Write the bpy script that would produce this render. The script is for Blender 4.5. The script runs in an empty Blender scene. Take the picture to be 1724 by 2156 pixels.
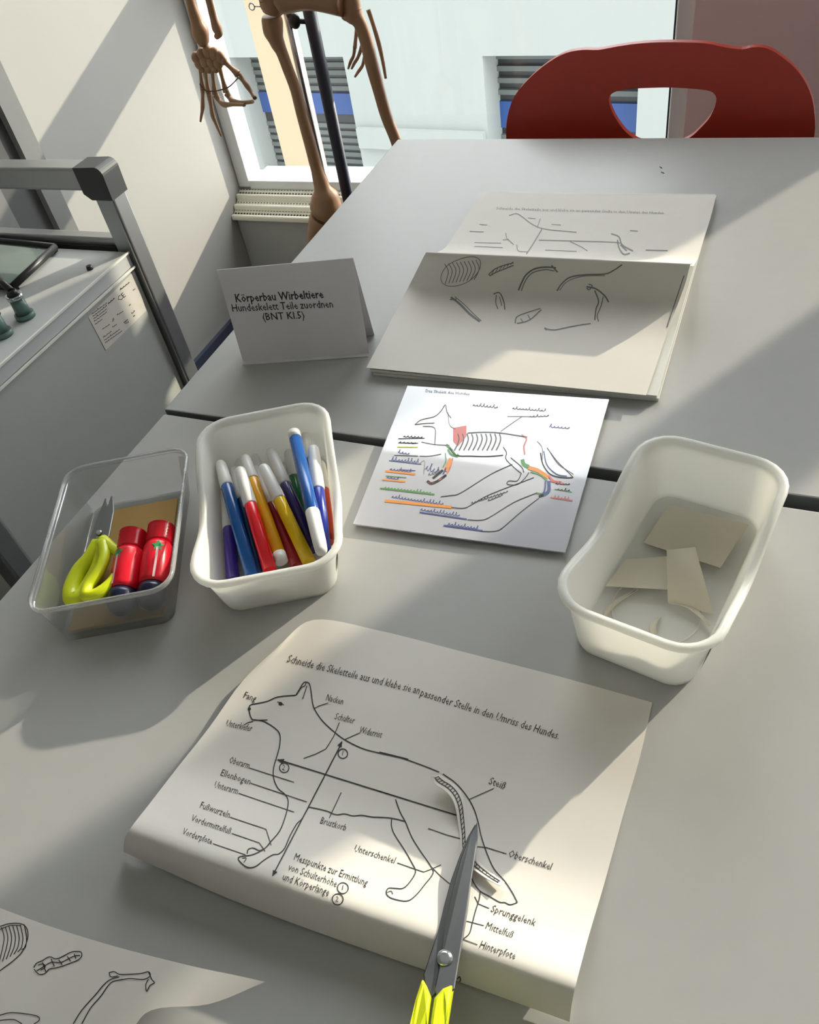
import bpy, bmesh, math, random
import numpy as np
from mathutils import Vector, Matrix, Quaternion
from mathutils.bvhtree import BVHTree

random.seed(7)
C = bpy.context.scene.collection
sc = bpy.context.scene

# ------------------------------------------------------------------ camera
F, CX, CY = 1695.64, 862.0, 1078.0
R = np.array([[0.92474515, 0.35105939, -0.14698204],
              [0.15604004, -0.70197463, -0.69489792],
              [-0.3471281, 0.61966839, -0.70392696]])   # world axes seen from the camera (x right, y down, z ahead)
CAMZ = 1.191
TZ = 0.72                                               # table top height
cam_d = bpy.data.cameras.new('camera')
cam = bpy.data.objects.new('camera', cam_d)
C.objects.link(cam)
m = Matrix(((R[0][0], -R[1][0], -R[2][0], 0), (R[0][1], -R[1][1], -R[2][1], 0), (R[0][2], -R[1][2], -R[2][2], CAMZ), (0, 0, 0, 1)))
cam.matrix_world = m
cam_d.sensor_fit = 'HORIZONTAL'
cam_d.sensor_width = 36.0
cam_d.lens = 36.0 * F / 1724.0
cam_d.clip_start = 0.01
sc.camera = cam

# ------------------------------------------------------------------ world, sun, exposure
SKY = 6.8
SUN = 5.0
EXPO = 0.2
w = bpy.data.worlds.new('sky')
sc.world = w
w.use_nodes = True
nt = w.node_tree
bg = nt.nodes['Background']
bg.inputs['Strength'].default_value = SKY
SUNDIR = Vector((-0.61, -1.0, -0.335)).normalized()
# hazy sky, brighter on the sun's side than on the side away from it
_tc = nt.nodes.new('ShaderNodeTexCoord')
_dp = nt.nodes.new('ShaderNodeVectorMath')
_dp.operation = 'DOT_PRODUCT'
_dp.inputs[1].default_value = -SUNDIR
_mr = nt.nodes.new('ShaderNodeMapRange')
_mr.inputs['From Min'].default_value = -0.6
_mr.inputs['From Max'].default_value = 0.9
_mr.inputs['To Min'].default_value = 0.3
_mr.inputs['To Max'].default_value = 1.35
_sc = nt.nodes.new('ShaderNodeVectorMath')
_sc.operation = 'SCALE'
_sc.inputs[0].default_value = (0.95, 0.975, 1.0)
nt.links.new(_tc.outputs['Generated'], _dp.inputs[0])
nt.links.new(_dp.outputs['Value'], _mr.inputs['Value'])
nt.links.new(_mr.outputs['Result'], _sc.inputs['Scale'])
nt.links.new(_sc.outputs['Vector'], bg.inputs['Color'])
sl = bpy.data.lights.new('sun', 'SUN')
sl.energy = SUN
sl.angle = 0.012
sl.color = (1.0, 0.90, 0.73)
so = bpy.data.objects.new('sun', sl)
C.objects.link(so)
so.location = (3, 5, 4)
so.rotation_euler = SUNDIR.to_track_quat('-Z', 'Y').to_euler()
sc.view_settings.view_transform = 'Standard'
sc.view_settings.look = 'None'
sc.view_settings.exposure = EXPO
sc.view_settings.gamma = 1.0
sc.view_settings.use_curve_mapping = False
sc.cycles.max_bounces = 12
sc.cycles.transparent_max_bounces = 24
sc.cycles.sample_clamp_indirect = 4.0

# ------------------------------------------------------------------ helpers
EYE = np.array([0, 0, CAMZ])


def ray(x, y):
    return R.T @ np.array([x - CX, y - CY, F])


def at(x, y, h=0.0):
    """point of the plane h above the table top that the photograph shows at this pixel"""
    d = ray(x, y)
    return Vector(EYE + d * ((TZ + h - CAMZ) / d[2]))


def atY(x, y, Y):
    d = ray(x, y)
    return Vector(EYE + d * (Y / d[1]))


def atX(x, y, X):
    d = ray(x, y)
    return Vector(EYE + d * (X / d[0]))


def atP(x, y, p, n):
    d = Vector(ray(x, y))
    e = Vector(EYE)
    return e + d * ((Vector(p) - e).dot(n) / d.dot(n))


def lin(c):
    c = c / 255.0
    return c / 12.92 if c <= 0.04045 else ((c + 0.055) / 1.055) ** 2.4


def rgb(r, g, b):
    return (lin(r), lin(g), lin(b), 1)


MATS = {}


def mat(name, col, rough=0.5, metal=0.0, noise=0.06, scale=40.0, coat=0.0, bump=0.0, spec=0.5, emit=None):
    if name in MATS:
        return MATS[name]
    mt = bpy.data.materials.new(name)
    mt.use_nodes = True
    n = mt.node_tree.nodes
    l = mt.node_tree.links
    b = n['Principled BSDF']
    tc = n.new('ShaderNodeTexCoord')
    nz = n.new('ShaderNodeTexNoise')
    nz.inputs['Scale'].default_value = scale
    nz.inputs['Detail'].default_value = 4
    l.new(tc.outputs['Object'], nz.inputs['Vector'])
    mr = n.new('ShaderNodeMapRange')
    mr.inputs['To Min'].default_value = 1 - noise
    mr.inputs['To Max'].default_value = 1 + noise
    l.new(nz.outputs['Fac'], mr.inputs['Value'])
    mx = n.new('ShaderNodeVectorMath')
    mx.operation = 'SCALE'
    mx.inputs[0].default_value = col[:3]
    l.new(mr.outputs['Result'], mx.inputs['Scale'])
    l.new(mx.outputs['Vector'], b.inputs['Base Color'])
    b.inputs['Roughness'].default_value = rough
    b.inputs['Metallic'].default_value = metal
    b.inputs['Coat Weight'].default_value = coat
    b.inputs['Coat Roughness'].default_value = 0.04
    b.inputs['Specular IOR Level'].default_value = spec
    if bump:
        bp = n.new('ShaderNodeBump')
        bp.inputs['Strength'].default_value = bump
        bp.inputs['Distance'].default_value = 0.002
        l.new(nz.outputs['Fac'], bp.inputs['Height'])
        l.new(bp.outputs['Normal'], b.inputs['Normal'])
    MATS[name] = mt
    return mt


def mat_translucent(name, col, amount=0.35, rough=0.35):
    mt = mat(name, col, rough, noise=0.03)
    n = mt.node_tree.nodes
    l = mt.node_tree.links
    b = n['Principled BSDF']
    t = n.new('ShaderNodeBsdfTranslucent')
    t.inputs['Color'].default_value = col
    mx = n.new('ShaderNodeMixShader')
    mx.inputs[0].default_value = amount
    l.new(b.outputs[0], mx.inputs[1])
    l.new(t.outputs[0], mx.inputs[2])
    l.new(mx.outputs[0], n['Material Output'].inputs['Surface'])
    return mt


def mat_clear(name, tint, haze=0.1, gloss_rough=0.05, hazecol=(0.8, 0.8, 0.8, 1), refl=1.0):
    """thin clear sheet: lets light straight through, reflects at grazing angles, a little milky"""
    mt = bpy.data.materials.new(name)
    mt.use_nodes = True
    n = mt.node_tree.nodes
    l = mt.node_tree.links
    n.remove(n['Principled BSDF'])
    tr = n.new('ShaderNodeBsdfTransparent')
    tr.inputs['Color'].default_value = tint
    gl = n.new('ShaderNodeBsdfGlossy')
    gl.inputs['Roughness'].default_value = gloss_rough
    fr = n.new('ShaderNodeFresnel')
    fr.inputs['IOR'].default_value = 1.45
    mu = n.new('ShaderNodeMath')
    mu.operation = 'MULTIPLY'
    mu.inputs[1].default_value = refl
    l.new(fr.outputs[0], mu.inputs[0])
    df = n.new('ShaderNodeBsdfDiffuse')
    df.inputs['Color'].default_value = hazecol
    nz = n.new('ShaderNodeTexNoise')
    nz.inputs['Scale'].default_value = 25
    mr = n.new('ShaderNodeMapRange')
    mr.inputs['To Min'].default_value = haze * 0.7
    mr.inputs['To Max'].default_value = haze * 1.3
    l.new(nz.outputs['Fac'], mr.inputs['Value'])
    m1 = n.new('ShaderNodeMixShader')
    l.new(mr.outputs['Result'], m1.inputs[0])
    l.new(tr.outputs[0], m1.inputs[1])
    l.new(df.outputs[0], m1.inputs[2])
    m2 = n.new('ShaderNodeMixShader')
    l.new(mu.outputs[0], m2.inputs[0])
    l.new(m1.outputs[0], m2.inputs[1])
    l.new(gl.outputs[0], m2.inputs[2])
    l.new(m2.outputs[0], n['Material Output'].inputs['Surface'])
    MATS[name] = mt
    return mt


WL = {}


def tag(o, label=None, cat=None, group=None, kind=None):
    if label: o['label'] = label
    if cat: o['category'] = cat
    if group: o['group'] = group
    if kind: o['kind'] = kind
    return o


def thing(name, label, cat, loc, group=None, kind=None):
    o = bpy.data.objects.new(name, None)
    o.empty_display_size = 0.05
    C.objects.link(o)
    o.location = loc
    WL[o.name] = Vector(loc)
    return tag(o, label, cat, group, kind)


class MB:
    def __init__(s):
        s.v = []
        s.f = []
        s.mi = []
        s.sm = []

    def add(s, vs, fs, mi=0, smooth=False):
        k = len(s.v)
        s.v += [Vector(q) for q in vs]
        for f in fs:
            s.f.append(tuple(i + k for i in f))
            s.mi.append(mi)
            s.sm.append(smooth)
        return s

    def box(s, x0, x1, y0, y1, z0, z1, mi=0):
        vs = [(x0, y0, z0), (x1, y0, z0), (x1, y1, z0), (x0, y1, z0), (x0, y0, z1), (x1, y0, z1), (x1, y1, z1), (x0, y1, z1)]
        return s.add(vs, [(3, 2, 1, 0), (4, 5, 6, 7), (0, 1, 5, 4), (1, 2, 6, 5), (2, 3, 7, 6), (3, 0, 4, 7)], mi)

    def obox(s, o, ax, ay, az, mi=0):
        """box from corner o along three edge vectors"""
        o, ax, ay, az = Vector(o), Vector(ax), Vector(ay), Vector(az)
        vs = [o, o + ax, o + ax + ay, o + ay]
        vs += [q + az for q in vs]
        return s.add(vs, [(3, 2, 1, 0), (4, 5, 6, 7), (0, 1, 5, 4), (1, 2, 6, 5), (2, 3, 7, 6), (3, 0, 4, 7)], mi)

    def rings(s, rs, closed=True, cap=True, mi=0, smooth=True):
        n = len(rs[0])
        vs = [q for r in rs for q in r]
        fs = []
        for i in range(len(rs) - 1):
            for j in range(n if closed else n - 1):
                a = i * n + j
                b = i * n + (j + 1) % n
                fs.append((a, b, b + n, a + n))
        s.add(vs, fs, mi, smooth)
        if cap:
            s.add(rs[0], [tuple(range(n))[::-1]], mi, False)
            s.add(rs[-1], [tuple(range(n))], mi, False)
        return s

    def tube(s, pts, rad, n=12, mi=0, smooth_path=True, sub=4, cap=True):
        pts = [Vector(q) for q in pts]
        if not hasattr(rad, '__len__'): rad = [rad] * len(pts)
        if smooth_path and len(pts) > 2:
            P, Q = [], []
            for i in range(len(pts) - 1):
                p0, p1, p2, p3 = pts[max(i - 1, 0)], pts[i], pts[i + 1], pts[min(i + 2, len(pts) - 1)]
                for k in range(sub):
                    t = k / sub
                    P.append(0.5 * ((2 * p1) + (p2 - p0) * t + (2 * p0 - 5 * p1 + 4 * p2 - p3) * t * t + (3 * p1 - p0 - 3 * p2 + p3) * t ** 3))
                    u = t * t * (3 - 2 * t)
                    Q.append(rad[i] * (1 - u) + rad[i + 1] * u)
            P.append(pts[-1])
            Q.append(rad[-1])
            pts, rad = P, Q
        rs = []
        d0 = (pts[1] - pts[0]).normalized()
        a = d0.orthogonal().normalized()
        for i, q in enumerate(pts):
            d = (pts[min(i + 1, len(pts) - 1)] - pts[max(i - 1, 0)]).normalized()
            a = (a - d * a.dot(d)).normalized()
            b = d.cross(a)
            rs.append([q + (a * math.cos(2 * math.pi * k / n) + b * math.sin(2 * math.pi * k / n)) * rad[i] for k in range(n)])
        return s.rings(rs, True, cap, mi)

    def blob(s, c, r, mi=0, sq=(1, 1, 1), n=10):
        rs = []
        c = Vector(c)
        for i in range(1, n):
            t = math.pi * i / n
            rs.append([c + Vector((math.sin(t) * math.cos(2 * math.pi * k / 12) * sq[0], math.sin(t) * math.sin(2 * math.pi * k / 12) * sq[1], -math.cos(t) * sq[2])) * r for k in range(12)])
        return s.rings(rs, True, True, mi)

    def prism(s, poly, ext, mi=0, mi_side=None):
        """poly: 3-D outline, ext: extrusion vector"""
        n = len(poly)
        a = [Vector(q) for q in poly]
        b = [q + Vector(ext) for q in a]
        s.add(a, [tuple(range(n))[::-1]], mi)
        s.add(b, [tuple(range(n))], mi)
        s.add(a + b, [(i, (i + 1) % n, (i + 1) % n + n, i + n) for i in range(n)], mi if mi_side is None else mi_side)
        return s

    def build(s, name, mats, parent=None, org=None, fix=True):
        if not isinstance(mats, (list, tuple)): mats = [mats]
        if parent is not None:
            o0 = WL[parent.name]
        elif org is not None:
            o0 = Vector(org)
        else:
            lo = [min(q[i] for q in s.v) for i in range(3)]
            hi = [max(q[i] for q in s.v) for i in range(3)]
            o0 = Vector(((lo[0] + hi[0]) / 2, (lo[1] + hi[1]) / 2, lo[2]))
        me = bpy.data.meshes.new(name)
        me.from_pydata([q - o0 for q in s.v], [], s.f)
        for mt in mats: me.materials.append(mt)
        me.polygons.foreach_set('material_index', s.mi)
        me.polygons.foreach_set('use_smooth', s.sm)
        if fix:
            bm = bmesh.new()
            bm.from_mesh(me)
            bmesh.ops.remove_doubles(bm, verts=bm.verts, dist=1e-6)
            bmesh.ops.recalc_face_normals(bm, faces=bm.faces)
            bm.to_mesh(me)
            bm.free()
        me.update()
        o = bpy.data.objects.new(name, me)
        C.objects.link(o)
        if parent is not None:
            o.parent = parent
            WL[o.name] = o0
        else:
            o.location = o0
            WL[o.name] = o0
        return o


def bevel(o, wd=0.002, seg=2):
    md = o.modifiers.new('bevel', 'BEVEL')
    md.width = wd
    md.segments = seg
    md.limit_method = 'ANGLE'
    md.angle_limit = math.radians(40)
    return o


def struct(name, mb, mt, label=None, cat=None):
    o = mb.build(name, mt)
    o['kind'] = 'structure'
    tag(o, label, cat)
    return o


# --- paper sheets with printing -----------------------------------------
def catmull(a, b, c, d, t):
    return 0.5 * ((2 * b) + (c - a) * t + (2 * a - 5 * b + 4 * c - d) * t * t + (3 * b - a - 3 * c + d) * t ** 3)


def surf(ctrl, nu=6, nv=6):
    """smooth grid through rows of 3-D points"""
    def line(p, n):
        o = []
        for i in range(len(p) - 1):
            p0 = p[i - 1] if i else 2 * p[0] - p[1]
            p3 = p[i + 2] if i + 2 < len(p) else 2 * p[-1] - p[-2]
            for k in range(n): o.append(catmull(p0, p[i], p[i + 1], p3, k / n))
        return o + [p[-1]]
    rows = [line(r, nu) for r in ctrl]
    cols = [line([rows[i][j] for i in range(len(rows))], nv) for j in range(len(rows[0]))]
    return [[cols[j][i] for j in range(len(cols))] for i in range(len(cols[0]))]


class Sheet:
    """a thin sheet seen from above: printing lies on its upper face"""
    def __init__(s, grid, thick=0.0003, smooth=True):
        s.mb = MB()
        n = len(grid[0])
        mrow = len(grid)
        top = [q for r in grid for q in r]
        fs = [(i * n + j, i * n + j + 1, (i + 1) * n + j + 1, (i + 1) * n + j) for i in range(mrow - 1) for j in range(n - 1)]
        s.bvh = BVHTree.FromPolygons(top, fs)
        nr = [Vector((0, 0, 0)) for _ in top]
        for f in fs:
            nn = (top[f[1]] - top[f[0]]).cross(top[f[3]] - top[f[0]])
            for i in f: nr[i] += nn
        tot = Vector((0, 0, 0))
        for q in nr: tot += q
        sg = 1 if tot.dot(Vector(EYE) - top[len(top) // 2]) > 0 else -1
        if sg < 0: fs = [f[::-1] for f in fs]
        bot = [q - nq.normalized() * thick * sg for q, nq in zip(top, nr)]
        s.mb.add(top, fs, 0, smooth)
        s.mb.add(bot, [f[::-1] for f in fs], 0, smooth)
        ring = [j for j in range(n)] + [i * n + n - 1 for i in range(1, mrow)] + [(mrow - 1) * n + j for j in range(n - 2, -1, -1)] + [i * n for i in range(mrow - 2, 0, -1)]
        k = len(top)
        s.mb.add(top + bot, [(ring[i], ring[(i + 1) % len(ring)], ring[(i + 1) % len(ring)] + k, ring[i] + k) for i in range(len(ring))], 0, False)

    def hit(s, x, y, off=0.00025):
        d = Vector(ray(x, y)).normalized()
        e = Vector(EYE)
        h = s.bvh.ray_cast(e, d)
        if h[0] is None: return None
        nn = h[1] if h[1].dot(d) < 0 else -h[1]
        return h[0] + nn * off

    def line(s, pts, wd=2.2, mi=1, step=7, off=0.00025):
        """printed stroke through photograph pixels"""
        P = []
        for i in range(len(pts) - 1):
            a, b = Vector(pts[i]), Vector(pts[i + 1])
            n = max(1, int((b - a).length / step))
            P += [a + (b - a) * k / n for k in range(n)]
        P.append(Vector(pts[-1]))
        L = []
        for i, q in enumerate(P):
            d = P[min(i + 1, len(P) - 1)] - P[max(i - 1, 0)]
            if d.length < 1e-6: continue
            d.normalize()
            nn = Vector((-d.y, d.x)) * wd / 2
            L.append((s.hit(*(q + nn), off=off), s.hit(*(q - nn), off=off)))
        for i in range(len(L) - 1):
            q = [L[i][0], L[i][1], L[i + 1][1], L[i + 1][0]]
            if None not in q: s.mb.add(q, [(0, 1, 2, 3)], mi)

    def curve(s, pts, wd=2.2, mi=1, closed=False, off=0.00025):
        p = [Vector(q) for q in pts]
        if closed: p = p + [p[0]]
        o = []
        for i in range(len(p) - 1):
            p0 = p[i - 1] if i else (p[-2] if closed else 2 * p[0] - p[1])
            p3 = p[i + 2] if i + 2 < len(p) else (p[1] if closed else 2 * p[-1] - p[-2])
            for k in range(4): o.append(catmull(p0, p[i], p[i + 1], p3, k / 4))
        s.line(o + [p[-1]], wd, mi, off=off)

    def circle(s, c, r, wd=2.0, mi=1, asp=1.0):
        s.line([(c[0] + r * math.cos(a * math.pi / 9), c[1] + r * asp * math.sin(a * math.pi / 9)) for a in range(19)], wd, mi)

    def dot(s, c, r, mi=1):
        q = [s.hit(c[0] + r * math.cos(a * math.pi / 4), c[1] + r * math.sin(a * math.pi / 4)) for a in range(8)]
        if None not in q: s.mb.add(q, [tuple(range(8))], mi)

    def patch(s, pts, mi, off=0.0002):
        q = [s.hit(*a, off=off) for a in pts]
        if None not in q: s.mb.add(q, [tuple(range(len(q)))], mi)

    def text(s, body, p0, p1, hgt=None, mi=1, slant=0.0, bold=0.0, align='L', up=None, off=0.00025):
        """lettering whose baseline runs from pixel p0 to pixel p1 (the text is fitted to it)"""
        vs, fs, wid = glyphs(body, bold, slant)
        a, b = Vector(p0), Vector(p1)
        d = b - a
        sx = d.length / wid if hgt is None or len(body) > 1 else hgt * .85
        d.normalize()
        u = Vector(up).normalized() if up else Vector((d.y, -d.x))
        sy = hgt if hgt else sx
        q = [s.hit(*(a + d * x * sx + u * y * sy), off=off) for x, y in vs]
        for f in fs:
            g = [q[i] for i in f]
            if None not in g: s.mb.add(g, [tuple(range(len(g)))], mi)

    def scribble(s, p0, p1, amp=5, n=None, wd=1.6, mi=1):
        """looped, unreadable handwriting"""
        a, b = Vector(p0), Vector(p1)
        d = b - a
        n = n or max(3, int(d.length / 6.5))
        st = d / n
        u = Vector((d.y, -d.x)).normalized()
        rnd = random.Random(int(p0[0] * 7 + p0[1]))
        P = []
        for i in range(n):
            h = amp * rnd.choice((.7, .8, 1.0, 2.0))
            c = a + st * i
            P += [c - u * amp * .5, c + st * .55 + u * (h - amp * .5), c + st * .35 + u * (h * .9 - amp * .5), c + st * .6 - u * amp * .5]
        s.curve(P, wd, mi)


GL = {}


def glyphs(body, bold=0.0, slant=0.0):
    k = (body, bold, slant)
    if k in GL: return GL[k]
    cu = bpy.data.curves.new('t', 'FONT')
    cu.body = body
    cu.size = 1.0
    cu.offset = bold
    cu.shear = slant
    cu.resolution_u = 1
    cu.fill_mode = 'FRONT'
    ob = bpy.data.objects.new('t', cu)
    C.objects.link(ob)
    dg = bpy.context.evaluated_depsgraph_get()
    me = bpy.data.meshes.new_from_object(ob.evaluated_get(dg))
    vs = [(q.co.x, q.co.y) for q in me.vertices]
    fs = [tuple(p.vertices) for p in me.polygons]
    x0 = min(q[0] for q in vs)
    wid = max(q[0] for q in vs) - x0
    vs = [(q[0] - x0, q[1]) for q in vs]
    bpy.data.objects.remove(ob)
    bpy.data.curves.remove(cu)
    bpy.data.meshes.remove(me)
    GL[k] = (vs, fs, wid)
    return GL[k]


def Z(x0, y0, s):
    return lambda *p: [(x0 + q[0] / s, y0 + q[1] / s) for q in p]


# ------------------------------------------------------------------ materials
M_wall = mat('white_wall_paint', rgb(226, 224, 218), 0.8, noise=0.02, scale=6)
M_ceil = mat('ceiling_paint', rgb(232, 232, 230), 0.9, noise=0.02)
M_floor = mat('dark_floor', rgb(48, 50, 56), 0.5, noise=0.12, scale=20)
M_mauve = mat('mauve_wall_paint', rgb(240, 212, 212), 0.8, noise=0.05, scale=5)
M_frame = mat('white_window_frame', rgb(236, 238, 238), 0.4, noise=0.02)
M_cream = mat('cream_column_render', rgb(172, 156, 128), 0.55, noise=0.04, scale=8)
M_gasket = mat('black_gasket', rgb(25, 27, 30), 0.7)
M_glass = mat_clear('window_glass', (0.97, 0.985, 0.98, 1), 0.0, 0.0, refl=0.6)
M_base = mat('blue_grey_skirting', rgb(66, 72, 92), 0.5)
M_table = mat('light_grey_laminate', rgb(174, 173, 170), 0.40, noise=0.03, scale=60, spec=0.22)
M_tedge = mat('dark_grey_table_edge', rgb(104, 106, 106), 0.5)
M_steel = mat('dark_steel', rgb(70, 74, 80), 0.4, 0.6)
M_alu = mat('anodised_aluminium', rgb(172, 174, 174), 0.38, 0.85, noise=0.04)
M_cart = mat('grey_cart_panel', rgb(178, 180, 174), 0.5, noise=0.03)
M_carttop = mat('light_grey_cart_top', rgb(196, 197, 196), 0.4, noise=0.06, scale=8)
M_trim = mat('white_edge_trim', rgb(238, 236, 228), 0.4)
M_black = mat('black_plastic', rgb(22, 23, 25), 0.4)
M_joint = mat('dark_joint_plastic', rgb(62, 63, 66), 0.5)
M_valve = mat('grey_green_enamel', rgb(92, 116, 110), 0.3)
M_door = mat('dark_grey_door', rgb(72, 72, 72), 0.6)
M_doorl = mat('grey_door_frame', rgb(112, 112, 110), 0.5)
M_bone = mat('tan_bone_plastic', rgb(152, 114, 82), 0.5, noise=0.18, scale=30)
M_navy = mat('navy_tube_paint', rgb(18, 22, 44), 0.45)
M_chrome = mat('chrome', rgb(190, 194, 198), 0.2, 1.0)
M_chair = mat('red_chair_shell', rgb(178, 46, 26), 0.42, noise=0.05, scale=12)
M_paper = mat_translucent('white_paper', rgb(228, 222, 213), 0.08, 0.7)
M_scrap = mat_translucent('cream_scrap_paper', rgb(222, 214, 194), 0.1, 0.7)
M_ink = mat('black_print', rgb(38, 37, 36), 0.6)
M_inkg = mat('grey_print', rgb(112, 112, 112), 0.6)
M_board = mat('grey_board', rgb(206, 206, 200), 0.6)
M_foil = mat('laminated_paper', rgb(196, 196, 203), 0.2, noise=0.02, coat=1.0)
M_foil.node_tree.nodes['Principled BSDF'].inputs['Coat IOR'].default_value = 1.9
M_oran = mat('orange_crayon', rgb(226, 142, 50), 0.3)
M_blue = mat('blue_pen', rgb(60, 70, 130), 0.3)
M_green = mat('green_crayon', rgb(84, 140, 70), 0.3)
M_redc = mat('red_crayon', rgb(210, 110, 105), 0.3)
M_pinkc = mat('pink_crayon', rgb(236, 176, 166), 0.3)
M_yel = mat('yellow_crayon', rgb(206, 200, 90), 0.3)
M_tub = mat_translucent('white_tub_plastic', rgb(252, 251, 246), 0.45, 0.3)
M_clear = mat_clear('clear_box_plastic', (0.985, 0.985, 0.985, 1), 0.07, 0.08, (0.9, 0.9, 0.9, 1), 0.55)
M_clearrim = mat_clear('clear_box_rim', (0.95, 0.95, 0.95, 1), 0.25, 0.08, (0.95, 0.95, 0.95, 1), 0.8)
M_card = mat('white_card', rgb(218, 214, 216), 0.6, noise=0.02)
M_kraft = mat('brown_cardboard', rgb(168, 138, 78), 0.8, noise=0.08)
M_kraftl = mat('pale_cardboard', rgb(206, 196, 160), 0.8, noise=0.06)
M_blade = mat('scissor_steel', rgb(90, 91, 92), 0.45, 0.9, noise=0.05)
M_bladel = mat('bright_scissor_steel', rgb(205, 208, 210), 0.2, 0.95, noise=0.03)
M_yellow = mat('yellow_handle_plastic', rgb(214, 224, 22), 0.32, noise=0.04)
M_redg = mat('red_glue_plastic', rgb(226, 22, 44), 0.25, noise=0.08)
M_navyg = mat('navy_cap_plastic', rgb(14, 20, 48), 0.3)
M_cap = mat('white_cap_plastic', rgb(236, 234, 230), 0.35, noise=0.03)
M_facade = mat('white_render_facade', rgb(146, 151, 148), 0.9, noise=0.04, scale=1.2)
M_slat = mat('grey_blind_slats', rgb(92, 98, 96), 0.6)
M_dark = mat('dark_window_recess', rgb(44, 47, 50), 0.4)
M_bluep = mat('blue_window_panel', rgb(38, 72, 132), 0.4)
M_ground = mat('courtyard_paving', rgb(190, 190, 186), 0.9)
M_rad = mat('cream_radiator_enamel', rgb(240, 236, 220), 0.35, noise=0.02)
M_grey = mat('grey_parapet', rgb(176, 176, 174), 0.7, noise=0.04)

# perforated strip of the radiator grille
M_perf = mat('perforated_grille', rgb(225, 222, 208), 0.4)
_n = M_perf.node_tree.nodes
_l = M_perf.node_tree.links
_tc = _n.new('ShaderNodeTexCoord')
_mp = _n.new('ShaderNodeMapping')
_mp.inputs['Scale'].default_value = (1, 1, 1)
_l.new(_tc.outputs['Object'], _mp.inputs['Vector'])
_vo = _n.new('ShaderNodeTexVoronoi')
_vo.inputs['Scale'].default_value = 110
_vo.inputs['Randomness'].default_value = 0.0
_l.new(_mp.outputs[0], _vo.inputs['Vector'])
_cr = _n.new('ShaderNodeMath')
_cr.operation = 'GREATER_THAN'
_cr.inputs[1].default_value = 0.42
_l.new(_vo.outputs['Distance'], _cr.inputs[0])
_mx = _n.new('ShaderNodeMix')
_mx.data_type = 'RGBA'
_mx.inputs[6].default_value = rgb(70, 68, 60)
_mx.inputs[7].default_value = rgb(228, 224, 208)
_l.new(_cr.outputs[0], _mx.inputs[0])
_l.new(_mx.outputs[2], _n['Principled BSDF'].inputs['Base Color'])

# ------------------------------------------------------------------ room shell
XW, YW = -1.33, 1.82             # left wall, window wall
XR, YB, ZC = 2.6, -2.5, 2.55
WB, WT = CAMZ - 0.862, CAMZ + 1.06   # window bottom and top
T0 = CAMZ - 0.405
T1 = CAMZ - 0.30
struct('floor', MB().box(XW - .2, XR + .2, YB - .2, YW + .2, -0.1, 0), M_floor)
struct('ceiling', MB().box(XW - .2, XR + .2, YB - .2, YW + .2, ZC, ZC + .1), M_ceil)
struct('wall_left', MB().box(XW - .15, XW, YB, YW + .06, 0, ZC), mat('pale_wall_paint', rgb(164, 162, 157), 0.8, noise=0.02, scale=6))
wr = MB().box(XR, XR + .15, YB, YW, 0, ZC)
struct('wall_right', wr, M_wall)
struct('wall_back', MB().box(XW - .15, XR + .15, YB - .15, YB, 0, ZC), M_wall)
wf = MB()
wf.box(XW, XR + .15, YW, YW + .16, 0, WB - .012)
wf.box(XW, XR + .15, YW, YW + .16, WT, ZC)
wf.box(1.95, XR + .15, YW, YW + .16, WB - .012, WT)
struct('wall_window_side', wf, M_grey)
struct('wall_pillar', MB().box(-0.178, 0.48, YW - .015, YW + .16, 0, ZC), M_mauve)
struct('baseboard_left', MB().box(XW, XW + .012, YB, YW, 0, 0.055), M_base)

# door in the left wall
dr = thing('door_1', 'dark grey framed door in the white left wall behind the cart', 'door', (XW, 0.75, 0), kind='structure')
D1 = 1.2
fr = MB()
fr.box(XW, XW + .03, D1 - .045, D1, 0, 2.1)
fr.box(XW, XW + .03, 0.2, .245, 0, 2.1)
fr.box(XW, XW + .03, 0.2, D1, 2.055, 2.1)
fr.build('door_frame', M_doorl, dr)
MB().box(XW, XW + .016, .245, D1 - .045, 0.005, 2.055).build('door_leaf', M_door, dr)
MB().box(XW + .016, XW + .022, .33, D1 - .125, 0.1, 1.98).box(XW + .022, XW + .024, .345, D1 - .14, 0.12, 1.96).build('door_panel', M_doorl, dr)


def window(name, label, x0, x1, mulls, cream=()):
    t = thing(name, label, 'window', ((x0 + x1) / 2, YW + .05, WB), kind='structure')
    f = MB()
    y0, y1 = YW + .0, YW + .07
    f.box(x0, x0 + .035, y0, y1, WB, WT)
    f.box(x1 - .035, x1, y0, y1, WB, WT)
    f.box(x0 + .035, x1 - .035, y0, y1, WB - .012, WB + .018)
    f.box(x0 + .035, x1 - .035, y0, y1, WT - .04, WT)
    bevel(f.build('window_frame', M_frame, t), .003)
    MB().box(x0 + .035, x1 - .035, y0 + .005, y1 - .002, T0, T1).build('transom', M_frame, t)
    cuts = [x0 + .035]
    for a, b, mt in mulls:
        bevel(MB().box(a, b, y0 - .02, y1 + .02, WB + .0, WT - .04).build('mullion', mt, t), .004)
        cuts += [a, b]
    cuts.append(x1 - .035)
    for a, b in zip(cuts[0::2], cuts[1::2]):
        for z0, z1 in ((WB + .018, T0), (T1, WT - .04)):
            MB().box(a, b, y0 + .045, y0 + .049, z0, z1).build('pane', M_glass, t)
    g = MB()
    g.box(x1 - .042, x1 - .035, y0 + .03, y0 + .05, WB + .018, T0)
    g.build('gasket', M_gasket, t)
    return t


window('window_1', 'white framed window between the left wall and the mauve pillar', XW, -.178, [])
window('window_2', 'white framed window to the right of the mauve pillar', .48, 1.95, [(.76, .85, M_frame)])

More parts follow.
